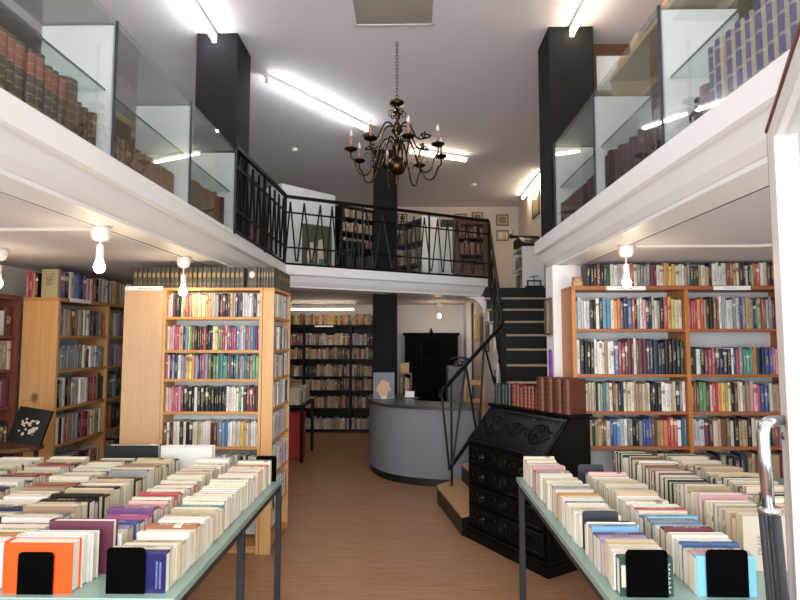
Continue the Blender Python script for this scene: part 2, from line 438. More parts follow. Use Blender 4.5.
# ------------------------------------------------------------------ the shell
XL, XR, YF, YB, ZC, ZU, ZG, ZT = -3.35, 3.0, .42, 10.6, 4.2, 2.2, 2.37, 2.47
struct('floor', MB().box(XL, XR, -1.5, YB, -.1, 0), 'floor')
struct('ceiling', MB().box(XL-.1, XR+.1, YF-.1, YB+.1, ZC, ZC+.12), 'ceil')
struct('wall_left', MB().box(XL-.12, XL, YF-.1, YB+.1, 0, ZC), 'wall')
struct('wall_right', MB().box(XR, XR+.12, YF-.1, 4.8, 0, ZC), 'wall')
struct('wall_rear', MB().box(XL, XR+.12, YB, YB+.12, 0, ZC), 'peach')
struct('wall_stair_side', MB().box(2.17, 2.29, 4.95, YB, 0, ZC), 'peach')
struct('wall_partition', MB().box(1.185, XR, 4.45, 4.68, 0, ZU).box(2.2, XR, 4.62, 4.95, ZG, ZC), 'wall')
struct('wall_back', MB().box(XL, 1.1, 9.75, 9.85, 0, ZU), 'wall')
fw = MB()
fw.box(XL, -2.9, YF-.12, YF, 0, ZC).box(-.75, -.5, YF-.12, YF, 0, ZC).box(.5, .75, YF-.12, YF, 0, ZC).box(2.6, XR, YF-.12, YF, 0, ZC)
fw.box(-2.9, -.75, YF-.12, YF, 0, .5).box(.75, 2.6, YF-.12, YF, 0, .5).box(-2.9, 2.6, YF-.12, YF, 2.15, 2.5).box(-2.9, -.75, YF-.12, YF, 4.0, ZC).box(-.5, .5, YF-.12, YF, 4.0, ZC).box(.75, 2.6, YF-.12, YF, 4.0, ZC)
struct('wall_front', fw, 'wall')
wi = 0
for x0, x1, z0, z1 in ((-2.9, -.75, .5, 2.15), (.75, 2.6, .5, 2.15), (-2.9, -.75, 2.5, 4.0), (-.5, .5, 2.5, 4.0), (.75, 2.6, 2.5, 4.0)):
    wi += 1; f = MB(); y0, y1 = YF-.09, YF-.03
    f.box(x0, x1, y0, y1, z0, z0+.05).box(x0, x1, y0, y1, z1-.05, z1).box(x0, x0+.05, y0, y1, z0+.05, z1-.05).box(x1-.05, x1, y0, y1, z0+.05, z1-.05)
    w = struct('window_%d' % wi, f, 'white_lam')
    obj('pane', MB().box(x0+.05, x1-.05, YF-.065, YF-.06, z0+.05, z1-.05), 'glass', w)

# galleries: slabs, fascias
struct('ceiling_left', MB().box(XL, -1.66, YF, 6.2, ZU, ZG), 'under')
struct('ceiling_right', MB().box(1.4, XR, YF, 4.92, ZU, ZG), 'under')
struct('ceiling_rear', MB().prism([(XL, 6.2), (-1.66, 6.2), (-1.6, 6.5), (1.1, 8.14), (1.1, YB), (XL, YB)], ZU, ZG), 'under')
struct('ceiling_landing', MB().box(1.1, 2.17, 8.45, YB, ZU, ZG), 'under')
PROF = [(0, ZT), (0, 2.362), (.012, 2.352), (.03, 2.347), (.042, 2.32), (.062, 2.275), (.092, 2.235), (.1, 2.232), (.1, 2.212), (.25, 2.192), (.25, ZT)]
def sweep(path, side):
    mb = MB(); n = len(PROF); P = [Vector((p[0], p[1])) for p in path]
    def nrm(a, b):
        d = (b-a).normalized(); return Vector((-d.y, d.x))*side
    ns = [nrm(P[i], P[i+1]) for i in range(len(P)-1)]
    vs = []
    for i, p in enumerate(P):
        if i == 0: m = ns[0]
        elif i == len(P)-1: m = ns[-1]
        else:
            m = (ns[i-1]+ns[i]).normalized(); m = m/max(m.dot(ns[i]), .2)
        for o, z in PROF: q = p+m*o; vs.append((q.x, q.y, z))
    fs = []
    for i in range(len(P)-1):
        for j in range(n):
            a = (i*n+j, i*n+(j+1) % n, (i+1)*n+(j+1) % n, (i+1)*n+j); fs.append(a if side < 0 else a[::-1])
    fs += [tuple(range(n)), tuple((len(P)-1)*n+j for j in range(n))]
    return mb.add(vs, fs)
struct('trim_1', sweep([(-1.41, YF), (-1.46, 6.35), (1.16, 7.93), (1.16, 8.16)], 1), 'fascia')
struct('trim_2', sweep([(1.15, YF), (1.15, 4.92), (XR, 4.92)], -1), 'fascia')
# rounded haunch where the rear gallery meets the stair wall
hp = [(0, 0)]+[(.42*(1-math.sin(a*PI/16)), -.42*(1-math.cos(a*PI/16))) for a in range(9)]
# under-stair wall
sp = [(5.9, 0), (9.75, 0), (9.75, ZU), (7.95, ZU), (7.95, 2.1)]
NK = lambda k: (6.19+.283*k, 1.107+.18*k)
pts = [(9.75, 0), (9.75, 2.2), (8.2, 2.2)]
for k in range(6, -4, -1):
    y, z = NK(k); pts += [(y+.283, z-.035), (y+.02, z-.035)]
pts += [(5.36, 0)]
T = Matrix(((0, 0, 1, 0), (1, 0, 0, 0), (0, 1, 0, 0), (0, 0, 0, 1)))
struct('wall_under_stair', MB().prism(pts, 1.1, 1.13, 0, T), 'peach')
hv = MB()
arc = [(8.1-.0, 2.2), (7.6, 2.2)]
struct('trim_3', MB().prism([(1.1, 2.2), (.8, 2.2), (.9, 2.185), (.98, 2.15), (1.04, 2.09), (1.08, 2.01), (1.1, 1.9)], 0, .12, 0, Matrix(((1, 0, 0, 0), (0, 0, -1, 8.0), (0, 1, 0, 0), (0, 0, 0, 1)))), 'fascia')
# columns
for i, (x0, x1, y0, y1, z0) in enumerate(((-1.812, -1.46, 4.42, 4.8, ZG), (1.17, 1.54, 4.37, 4.74, ZG), (-.49, -.165, 7.3, 7.65, 0))):
    struct('column_%d' % (i+1), MB().box(x0, x1, y0, y1, z0, ZC), 'column')
# hatch in the ceiling
t = thing('ceiling_hatch', 'grey rectangular hatch panel set in the ceiling above the chandelier', 'hatch', (-.12, 4.1, ZC))
obj('panel', MB().box(-.43, .19, 3.6, 4.29, ZC-.012, ZC), 'hatch', t)
obj('frame', MB().box(-.45, .21, 4.29, 4.305, ZC-.016, ZC).box(-.45, -.43, 3.58, 4.305, ZC-.016, ZC).box(.19, .21, 3.58, 4.305, ZC-.016, ZC), 'ceil', t)
# cables and duct under the galleries
tag(obj('ceiling_cable', MB().tube([(-1.665, YF+.02, 2.197), (-1.665, 4.05, 2.197), (-1.665, 6.1, 2.197)], .005, 6), 'cable'), 'thin dark cable along the beam under the left gallery', 'cable')
tag(obj('ceiling_cable', MB().tube([(1.41, YF+.02, 2.197), (1.41, 3.0, 2.197), (1.41, 4.25, 2.197)], .005, 6), 'cable'), 'thin dark cable along the beam under the right gallery', 'cable')
tag(obj('ceiling_cable_duct', MB().box(1.46, 2.25, 3.47, 3.49, 2.182, 2.199).box(2.25, 2.6, -.01, .01, 2.182, 2.199, 0, Matrix.Translation((2.25, 3.48, 0)) @ Matrix.Rotation(-.5, 4, 'Z') @ Matrix.Translation((-2.25, 0, 0))), 'whitecable'), 'white cable duct running from the pendant lamp under the right gallery', 'cable duct')
tag(obj('ceiling_cable_duct', MB().box(XL, -1.68, 2.87, 2.89, 2.182, 2.199), 'whitecable'), 'pale cable duct crossing the ceiling under the left gallery', 'cable duct')

# ------------------------------------------------------------------ lamps
def batten(name, a, b, z, label, mat, lens=1.0, drop=.07):
    a = Vector((a[0], a[1], 0)); b = Vector((b[0], b[1], 0)); c = (a+b)/2; d = (b-a); L = d.length; rz = math.atan2(d.y, d.x)
    t = thing('fluorescent_lamp', label, 'ceiling lamp', (c.x, c.y, z), rz, 'fluorescent battens')
    obj('housing', MB().box(-L/2-.03, L/2+.03, -.022, .022, -.035, 0), 'white_plastic', t, local=True)
    obj('tube', MB().tube([(-L/2+.02, 0, -drop), (L/2-.02, 0, -drop)], .015, 10), mat, t, True, local=True)
    e = MB()
    for s in (-1, 1): e = MB().box(s*L/2-.012, s*L/2+.012, -.018, .018, -drop-.02, -.03); obj('socket', e, 'white_plastic', t, local=True)
batten('l', (-1.655, 3.2), (-1.655, 4.42), ZC, 'fluorescent tube ending at the black column by the left glass cases', 'tube')
batten('l', (-1.40, 5.15), (-.50, 6.43), ZC, 'long bright fluorescent tube slanting across the ceiling left of the chandelier', 'tube')
batten('l', (.0, 7.2), (.82, 7.58), ZC, 'fluorescent tube behind the chandelier candles', 'tubewarm')
batten('l', (1.365, 3.2), (1.365, 4.38), ZC, 'fluorescent tube ending at the black column by the right glass cases', 'tubewarm')
batten('l', (2.07, 8.2), (2.07, 9.7), ZC, 'fluorescent tube glowing along the stair wall upstairs', 'tubewarm')
batten('l', (-1.95, 8.85), (-.89, 8.85), ZU, 'fluorescent tube over the black bookcase at the far end', 'tuberear', drop=.13)
def pendant(x, y, zr, zb, label):
    t = thing('pendant_lamp', label, 'pendant lamp', (x, y, zr), 0, 'bare bulb pendants')
    obj('ceiling_rose', MB().lathe([(.03, 0), (.048, -.005), (.048, -.05), (.035, -.075), (.012, -.085)], (x, y, zr), 16), 'white_plastic', t, True)
    obj('cord', MB().tube([(x, y, zr-.08), (x, y, zb+.11)], .005, 6), 'white_plastic', t)
    obj('lamp_holder', MB().lathe([(.008, .12), (.018, .112), (.02, .045), (.018, .03)], (x, y, zb), 14), 'white_plastic', t, True)
    obj('bulb', MB().lathe([(.013, .032), (.018, .024), (.027, .004), (.0285, -.01), (.022, -.029), (.01, -.037), (.002, -.039)], (x, y, zb), 14), 'bulb', t, True)
pendant(-1.66, 2.85, ZU, 1.985, 'lit bare bulb on a short white cord nearest under the left gallery')
pendant(-1.67, 3.95, ZU, 1.95, 'lit bare bulb hanging before the encyclopedias on the birch bookcase')
pendant(1.40, 3.48, ZU, 1.96, 'lit bare bulb hanging before the oak bookcase under the right gallery')
pendant(.5, 8.95, ZU, 1.97, 'lit bare bulb hanging in front of the black armoire at the back')
pendant(-2.75, 3.55, ZU, 1.97, 'lit bare bulb close to the left wall bookcase, cut by the picture edge')
for x, y, s in ((-1.57, 7.25, 'left of the chandelier'), (1.1, 9.0, 'right of the chandelier')):
    tag(obj('smoke_detector', MB().lathe([(.045, 0), (.045, -.02), (.03, -.035), (.01, -.037)], (x, y, ZC), 16), 'white_plastic', smooth=True), 'small white smoke detector on the ceiling '+s, 'smoke detector')

# ------------------------------------------------------------------ chandelier
cx, cy = -.103, 4.58
ch = thing('chandelier', 'aged brass chandelier with curved arms and candle bulbs hanging from a chain', 'chandelier', (cx, cy, ZC))
lk = MB(); z = ZC; i = 0
while z > 3.68:
    a = PI/2*(i % 2); lk.tube([(cx+.011*math.cos(q)*math.cos(a), cy+.011*math.cos(q)*math.sin(a), z-.02+.02*math.sin(q)) for q in [k*PI/4 for k in range(8)]], .003, 5, closed=True)
    z -= .03; i += 1
obj('chain', lk, 'darkbrass', ch)
obj('body', MB().lathe([(.004, 3.76), (.02, 3.755), (.062, 3.735), (.066, 3.715), (.03, 3.70), (.018, 3.68), (.02, 3.65), (.035, 3.63), (.018, 3.60), (.015, 3.56), (.03, 3.53), (.045, 3.50), (.05, 3.47), (.025, 3.44), (.018, 3.41), (.03, 3.38), (.042, 3.35), (.042, 3.32), (.02, 3.29), (.016, 3.26), (.02, 3.24)], (cx, cy, -.08), 20), 'brass', ch, True)
obj('globe', MB().lathe([(.02, 3.245)]+[(.083*math.sin(PI*k/12), 3.165+.083*math.cos(PI*k/12)) for k in range(1, 12)]+[(.014, 3.08), (.02, 3.06), (.012, 3.03), (.015, 3.01), (.003, 2.985)], (cx, cy, -.08), 20), 'brass', ch, True)
for k in range(6):
    a = k*PI/3+.2; c, s = math.cos(a), math.sin(a)
    obj('scroll', MB().tube([(cx+c*r, cy+s*r, zz) for r, zz in ((.02, 3.56), (.05, 3.58), (.075, 3.56), (.07, 3.53), (.05, 3.52), (.045, 3.545), (.055, 3.555))], .005, 6), 'brass', ch, True)
def arm(a, z0, rad, zp, dip, big):
    z0 -= .08; zp -= .08
    c, s = math.cos(a), math.sin(a); P = lambda r, z: (cx+c*r, cy+s*r, z)
    cp = [(.03, z0), (.07, z0+.035), (.12, z0+.02), (.16, z0-.06), (.2, z0-.15-dip*.4), (.26, z0-.2-dip), (.33, z0-.19-dip), (rad-.03, z0-.13-dip*.6), (rad, zp-.06), (rad, zp)]
    pts = []
    for i in range(len(cp)-1):
        p0, p1, p2, p3 = cp[max(i-1, 0)], cp[i], cp[i+1], cp[min(i+2, len(cp)-1)]
        for q in (0, .33, .66):
            pts.append(tuple(.5*(2*p1[d]+(p2[d]-p0[d])*q+(2*p0[d]-5*p1[d]+4*p2[d]-p3[d])*q*q+(3*p1[d]-p0[d]-3*p2[d]+p3[d])*q**3) for d in (0, 1)))
    pts.append(cp[-1])
    A = obj('arm', MB().tube([P(*p) for p in pts], .0075, 8).tube([P(.2, z0-.16-dip*.4), P(.235, z0-.1), P(.275, z0-.1), P(.28, z0-.14), P(.255, z0-.14)], .004, 6), 'brass', ch, True)
    if not big: return
    x, y, _ = P(rad, 0)
    obj('drip_pan', MB().lathe([(.008, -.012), (.03, -.006), (.055, .008), (.058, .014), (.05, .012), (.02, .004), (.016, .03), (.012, .035)], (x, y, zp), 16), 'brass', A, True)
    obj('candle', MB().tube([(x, y, zp+.03), (x, y, zp+.12)], .0135, 10), 'candle', A, True)
    obj('candle_bulb', MB().lathe([(.008, .118), (.013, .135), (.014, .15), (.009, .168), (.002, .185)], (x, y, zp), 10), 'candleglass', A, True)
for k in range(8): arm(k*PI/4+.25, 3.36, .4, 3.27, .09, True)
for k in range(6): arm(k*PI/3+.55, 3.50, .27, 3.42, -.06, False)

# ------------------------------------------------------------------ railings
def lerp(a, b, t): return tuple(a[i]+(b[i]-a[i])*t for i in range(3))
def railing(label, a, b, h0, h1, peaks, posts, group=None):
    """a, b foot points; h0/h1 height of the handrail at each end"""
    t = thing('gallery_railing', label, 'railing', a)
    up = lambda q, f: (lerp(a, b, q)[0], lerp(a, b, q)[1], lerp(a, b, q)[2]+(h0+(h1-h0)*q)*f)
    obj('handrail', MB().bar(up(0, 1), up(1, 1), .018), 'blackmetal', t)
    for f, r in ((.02, .012), (.26, .009), (.77, .009)): obj('rail', MB().bar(up(0, f), up(1, f), r), 'blackmetal', t)
    for q in posts: obj('post', MB().bar(up(q, -.02), up(q, 1), .013), 'blackmetal', t)
    n = len(peaks)
    for i, q in enumerate(peaks):
        l = (q+(peaks[i-1] if i else q-(peaks[1]-peaks[0])))/2; r = (q+(peaks[i+1] if i < n-1 else q+(q-peaks[i-1])))/2
        obj('zigzag_bar', MB().bar(up(max(l+.003, .0), .06), up(q, .93), .0085).bar(up(q, .93), up(min(r-.003, 1), .06), .0085), 'blackmetal', t)
    return t
RL, RC, RR = (-1.44, 4.36, ZT), (-1.48, 6.37, ZT), (1.19, 7.97, ZT)
def qpx(px):  # fraction along the rear railing at a bearing
    k = (px-409)/540; return (k*RC[1]-RC[0])/((RR[0]-RC[0])-k*(RR[1]-RC[1]))
railing('long black iron railing with zigzag bars along the rear gallery edge', RC, RR, .83, .87, [qpx(p) for p in (288.3, 302.5, 319, 331, 343, 355, 366, 382, 402.5, 414, 424.7, 438, 448, 457.5, 467, 479)], [0, .33, .66, 1])
railing('short black iron railing between the left glass cases and the rear gallery', RL, (-1.475, 6.33, ZT), .72, .83, [.06+.11*i for i in range(9)], [0, .5, .985])
# stair railing
t = thing('stair_railing', 'black iron stair railing with slanting bars rising from the lowest step', 'railing', (.4, 5.28, .165))
A, B, C2 = (.31, 5.25, 1.085), (1.06, 6.12, 1.76), (1.19, 7.95, 3.32)
obj('handrail', MB().tube([(.30, 5.235, 1.03), A, lerp(A, B, .5), B], .022, 8), 'blackmetal', t)
obj('handrail', MB().tube([B, lerp(B, C2, .12), lerp(B, C2, .5), C2], .022, 8), 'blackmetal', t)
obj('post', MB().bar((.415, 5.37, .165), (.415, 5.37, 1.18), .011), 'blackmetal', t)
obj('post', MB().bar((1.06, 6.12, .75), (1.06, 6.12, 1.76), .03), 'blackmetal', t)
obj('post', MB().bar((1.085, 6.55, 1.3), (1.085, 6.55, 2.12), .012), 'blackmetal', t)
LA, LB = (.385, 5.28, .345), (1.05, 6.1, 1.0)
obj('lower_rail', MB().bar(LA, LB, .013), 'blackmetal', t)
obj('lower_rail', MB().bar((1.06, 6.12, 1.0), (1.17, 7.93, 2.5), .012), 'blackmetal', t)
for q0, q1 in ((0.0, 0.0), (.36, .05), (.36, .46), (.66, .52), (.66, .9)):
    obj('bar', MB().bar(lerp(A, B, q0), lerp(LA, LB, q1), .0105), 'blackmetal', t)
C3, D3 = (1.06, 6.12, 1.0), (1.17, 7.93, 2.5)
for q0, q1 in ((.1, .02), (.1, .2), (.3, .22), (.3, .4), (.5, .42), (.5, .6), (.7, .62), (.7, .8), (.9, .82), (.9, .98)):
    obj('bar', MB().bar(lerp(B, C2, q0), lerp(C3, D3, q1), .009), 'blackmetal', t)

# ------------------------------------------------------------------ staircase
t = thing('staircase', 'black staircase with pale step edges climbing to the rear gallery', 'staircase', (1.1, 5.3, 0))
s1 = [(.272, 5.386), (.427, 4.50), (.45, 4.515), (.84, 4.765), (1.135, 4.9), (1.135, 5.32), (.55, 5.72)]
s2 = [(.53, 5.58), (.69, 4.76), (.84, 4.80), (1.13, 4.93), (1.13, 5.3), (.75, 5.75)]
for poly, z0, z1 in ((s1, 0, .145), (s2, .165, .31)):
    obj('riser', MB().prism(poly, z0, z1), 'riser', t)
    n = len(poly); c = Vector((sum(p[0] for p in poly)/n, sum(p[1] for p in poly)/n))
    obj('tread', MB().prism([tuple(c+(Vector(p)-c)*1.015) for p in poly], z1, z1+.02), 'treadwood', t)
for k in range(-3, 7):
    y, z = NK(k); 
    x0 = 1.135
    obj('riser', MB().box(x0, 2.16, y+.02, y+.04, z-.18, z-.03), 'riser', t)
    tr = obj('tread', MB().box(x0, 2.16, y+.02, y+.283+.03, z-.03, z), 'tread', t)
    obj('nosing', MB().box(1.075, 2.16, y-.004, y+.02, z-.026, z+.003), 'nosing', tr, bev=.004)
y, z = NK(7)
obj('riser', MB().box(1.135, 2.16, y+.02, y+.04, z-.18, z-.005), 'riser', t)

# ------------------------------------------------------------------ curved sales counter
def smooth_path(P, n=6):
    out = []
    for i in range(len(P)-1):
        p0, p1, p2, p3 = P[max(i-1, 0)], P[i], P[i+1], P[min(i+2, len(P)-1)]
        for j in range(n):
            q = j/n
            out.append(tuple(.5*(2*p1[d]+(p2[d]-p0[d])*q+(2*p0[d]-5*p1[d]+4*p2[d]-p3[d])*q*q+(3*p1[d]-p0[d]-3*p2[d]+p3[d])*q**3) for d in (0, 1)))
    return out+[P[-1]]
cp = smooth_path([(-.49, 7.25), (-.505, 6.95), (-.475, 6.66), (-.37, 6.38), (-.2, 6.16), (0, 6.03), (.25, 5.94), (.5, 5.9), (.72, 5.89)])
def ribbon(path, z0, z1, o0, o1, m=0):
    mb = MB(); n = len(path); vs = []
    for i, p in enumerate(path):
        a, b = Vector(path[max(i-1, 0)]), Vector(path[min(i+1, n-1)]); d = (b-a).normalized(); nn = Vector((d.y, -d.x))*-1
        for o, z in ((o0, z0), (o1, z0), (o1, z1), (o0, z1)): q = Vector(p)+nn*o; vs.append((q.x, q.y, z))
    fs = [(i*4+j, i*4+(j+1) % 4, (i+1)*4+(j+1) % 4, (i+1)*4+j) for i in range(n-1) for j in range(4)]+[(3, 2, 1, 0), tuple((n-1)*4+j for j in range(4))]
    return mb.add(vs, fs)
t = thing('sales_counter', 'curved grey sales counter with a dark top and black plinth before the column', 'counter', (0, 6.3, 0))
obj('plinth', ribbon(cp, 0, .085, .02, .08), 'plinth', t)
obj('front_panel', ribbon(cp, .085, .825, 0, .04), 'counter', t)
obj('countertop', ribbon(cp, .825, .855, -.03, .5), 'countertop', t)

# ------------------------------------------------------------------ carved black writing desk
DR = math.atan2(-.852, .524)
dk = thing('writing_desk', 'carved black slant-front writing desk standing at the foot of the stairs', 'desk', (.473, 4.484, 0), DR)
W, D, ZS, ZTD, YS = .866, .45, .775, 1.05, .25
X = lambda mb, **k: obj(k.pop('n'), mb, k.pop('m', 'ebony'), k.pop('p', dk), k.pop('sm', False), k.pop('bev', .004), local=True)
X(MB().box(-.02, W+.02, -.02, D+.02, 0, .07).box(-.01, W+.01, -.01, D+.01, .07, .1), n='base_moulding', bev=.006)
side = [(0.0, .1), (D, .1), (D, ZTD), (YS, ZTD), (0.0, ZS)]
Tx = Matrix(((0, 0, 1, 0), (1, 0, 0, 0), (0, 1, 0, 0), (0, 0, 0, 1)))
X(MB().prism([(.012, .1), (D, .1), (D, ZTD-.02), (YS, ZTD-.02), (.012, ZS-.02)], .0, W, 0, Tx), n='carcass')
X(MB().box(-.015, W+.015, YS-.02, D+.015, ZTD-.02, ZTD+.005), n='top', bev=.006)
zs = [.115, .285, .445, .595, .745]
def rosette(mb, x, z, r, T):
    for rr in (r, r*.62, r*.3):
        mb.tube([T @ Vector((x+rr*math.cos(q*PI/6), z+rr*math.sin(q*PI/6), .006)) for q in range(12)], r*.11, 5, closed=True)
    for q in range(8):
        a = q*PI/4; mb.tube([T @ Vector((x+r*.35*math.cos(a), z+r*.35*math.sin(a), .008)), T @ Vector((x+r*.9*math.cos(a+.3), z+r*.9*math.sin(a+.3), .008))], r*.09, 5)
def scroll(mb, x, z, r, sgn, T):
    mb.tube([T @ Vector((x+sgn*(r*(1-q/14))*math.cos(q*.55)-sgn*r*.2, z+r*(1-q/14)*math.sin(q*.55), .006)) for q in range(13)], r*.12, 5)
Tf = Matrix(((1, 0, 0, 0), (0, 0, -1, -.004), (0, 1, 0, 0), (0, 0, 0, 1)))
for i in range(4):
    z0, z1 = zs[i]+.008, zs[i+1]-.008
    d = X(MB().box(.03, W-.03, -.006, .014, z0, z1), n='drawer', bev=.005)
    cv = MB(); zc = (z0+z1)/2
    for x, sg in ((.12, 1), (.32, -1), (W-.32, 1), (W-.12, -1)): scroll(cv, x, zc, .045, sg, Tf)
    rosette(cv, W/2, zc, .045, Tf)
    for zz in (z0+.012, z1-.012): cv.tube([(.05, -.008, zz), (W-.05, -.008, zz)], .004, 5)
    X(cv, n='carving', p=d, bev=0, sm=True)
    for x in (.21, W-.21):
        X(MB().lathe([(.016, 0), (.018, .006), (.006, .01), (.006, .02), (.012, .026), (.01, .034), (.002, .036)], (0, 0, 0), 12, 0, Matrix.Translation((x, -.01, zc)) @ Matrix.Rotation(PI/2, 4, 'X')).tube([(x-.025, -.03, zc-.004), (x-.02, -.034, zc-.025), (x, -.036, zc-.032), (x+.02, -.034, zc-.025), (x+.025, -.03, zc-.004)], .0035, 6), n='handle', p=d, m='blackmatt', bev=0, sm=True)
# slanting writing flap with three carved roundels
ln = math.hypot(YS, ZTD-ZS-.02); sl = math.atan2(ZTD-.02-ZS, YS)
Ts = Matrix.Translation((0, 0, ZS-.01)) @ Matrix(((1, 0, 0, 0), (0, math.cos(sl), -math.sin(sl), 0), (0, math.sin(sl), math.cos(sl), 0), (0, 0, 0, 1)))
fl = X(MB().box(.01, W-.01, 0, ln, -.004, .014, 0, Ts), n='writing_flap')
cv = MB(); Tq = Ts @ Matrix.Translation((0, 0, .012))
for x in (.19, W/2, W-.19): rosette(cv, x, ln*.52, .085 if x != W/2 else .06, Tq)
for x, sg in ((.32, 1), (W-.32, -1), (.07, -1), (W-.07, 1)): scroll(cv, x, ln*.5, .05, sg, Tq)
for a in (.035, ln-.035): cv.tube([Tq @ Vector((.03, a, .003)), Tq @ Vector((W-.03, a, .003))], .006, 5)
for a in (.03, W-.03): cv.tube([Tq @ Vector((a, .035, .003)), Tq @ Vector((a, ln-.035, .003))], .006, 5)
for k in range(12): scroll(cv, .08+k*.064, ln-.055, .016, 1 if k % 2 else -1, Tq); scroll(cv, .08+k*.064, .058, .016, 1 if k % 2 else -1, Tq)
X(cv, n='carving', p=fl, bev=0, sm=True)
# books on the desk
du = (.524, -.852); dn = (.852, .524)
def dpt(lx, ly): return (.473+du[0]*lx+dn[0]*ly, 4.484+du[1]*lx+dn[1]*ly)
fill_row('leather_volume', 'vvvvv', dpt(.01, .27), du, .20, ZTD+.0055, (.155, .17), .14, '', 'of the row on the black writing desk', 'volumes on the writing desk', key='vol', wj=.1)
fill_row('leather_volume', 'qqqqqqq', dpt(.22, .27), du, .30, ZTD+.0055, (.155, .175), .14, '', 'of the row on the black writing desk', 'volumes on the writing desk', key='vol', wj=.15, first=6)
fill_row('leather_volume', 'ssss', dpt(.53, .24), du, .32, ZTD+.0055, (.245, .255), .19, '', 'of the row on the black writing desk', 'volumes on the writing desk', key='vol', wj=.05, first=13)

# ------------------------------------------------------------------ bookcases
def side_frame(L, dep, zs_, th, x0=0):
    pass
def bookcase(name, label, P0, u, bays, depth, height, shelves, mside, mshelf, mback, group=None, cat='bookcase', th=.025, base=.08, top=True):
    """bays: widths; local x along u (left to right as seen), y into the case; shelves: z of the shelf tops"""
    rz = math.atan2(u[1], u[0])
    t = thing(name, label, cat, (P0[0], P0[1], 0), rz, group)
    x = 0; L = sum(bays)+th*(len(bays)+1)
    o = lambda n, mb, m, **k: obj(n, mb, m, t, local=True, bev=.0015, **k)
    xs = []
    for i in range(len(bays)+1):
        o('upright', MB().box(x, x+th, 0, depth, 0, height-th), mside)
        if i < len(bays): xs.append((x+th, x+th+bays[i])); x += th+bays[i]
    o('back_panel', MB().box(th, L-th, depth-.008, depth, base, height-th), mback)
    if top: o('top', MB().box(0, L, -.002, depth, height-th, height), mshelf)
    for a, b in xs:
        for z in shelves: o('shelf', MB().box(a+.0005, b-.0005, .004, depth-.009, z-.022, z), mshelf)
        o('kickboard', MB().box(a+.0005, b-.0005, .03, .045, 0, min(shelves)-.023), mside)
    return t, xs
def at(P0, u, lx, ly): return (P0[0]+u[0]*lx-u[1]*ly, P0[1]+u[1]*lx+u[0]*ly)

# right oak bookcase
OP, OU = (1.25, 4.16), (1, 0)
oakz = [.08, .32, .53, .785, 1.045, 1.325, 1.67]
t, xs = bookcase('bookcase', 'tall oak bookcase full of hardbacks under the right gallery', OP, OU, (.83, .79), .29, 2.0, oakz, 'oak', 'oakX', 'back', th=.03)
for a, b, lab in ((.265, .565, 'left'), (1.08, 1.36, 'right')):
    q = tag(obj('shelf_label', MB().box(1.25+a, 1.25+b, 4.1535, 4.1575, 1.966, 1.997), ['paper']), 'white printed label strip on the oak bookcase top edge, '+lab+' bay', 'label')
    pm = MB(); x = 1.25+a+.08
    for k in range(9): w = R(.004, .012); pm.box(x, x+w, 4.1530, 4.1536, 1.978, 1.984); x += w+.004
    obj('print', pm, 'ink', q)
rowsR = [(1.67, 'lllwlkkwkSScoogNBrkgwpNNlcgkruycc', 'rrrrortdkRnwllwwglBgttgkTtRRlgmmmkrr', (.21, .25), (.215, .25), 'top shelf'),
         (1.325, 'wkkkkwwwctwwBrmmmmwnmmNNNNkkkkkD', 'kNwkmMrNNNkwBrgTTTuuNNBBMpgmgl', (.235, .275), (.18, .205), 'second shelf'),
         (1.045, 'kcctcctDwgTgcmtNNctcctttctckkkkwwwtckgw', 'RRmGGmmcrroyuckmcwtttpprBBNwttggVNN', (.2, .225), (.19, .225), 'third shelf'),
         (.785, 'DkgtDttnncBBSlwggkkgBBBnntuorrrwBT', 'lllmdctnnwkttkcwttDDrgkDN', (.185, .215), (.185, .21), 'fourth shelf'),
         (.53, 'BkwtTgcdmkSgNtcwrkDgtnB', 'mrtdkgkNNDttnnttmkDD', (.17, .2), (.17, .205), 'fifth shelf')]
for z, la, lb, ha, hb, w in rowsR:
    if z < .6: la = la[-14:]
    fill_row('clothbound_book', la, at(OP, OU, xs[0][0]+.004 if z > .6 else xs[0][1]-.5, .02), OU, (xs[0][1]-xs[0][0]-.01) if z > .6 else .49, z, ha, .24, 'hardback', w+', left bay of the oak bookcase', 'hardbacks in the oak bookcase')
    fill_row('clothbound_book', lb, at(OP, OU, xs[1][0]+.004, .02), OU, xs[1][1]-xs[1][0]-.01, z, hb, .24, 'hardback', w+', right bay of the oak bookcase', 'hardbacks in the oak bookcase')
fill_row('clothbound_book', 'kkdmkDDwwlcttrcggggmmwcuuyycwwtgDmDtctkwwwwRRtcddlDcrrwcmkDtn', at(OP, OU, .13, .03), OU, 1.51, 2.0005, (.15, .185), .2, 'hardback', 'on top of the oak bookcase', 'hardbacks on top of the oak bookcase')
# little coloured box on its corner
tag(obj('small_box', MB().box(1.275, 1.345, 4.19, 4.24, 2.0003, 2.04, 0).box(1.278, 1.342, 4.193, 4.237, 2.04, 2.075, 1), [cover_mat('u'), cover_mat('r')]), 'small yellow and red box on the oak bookcase corner', 'box')

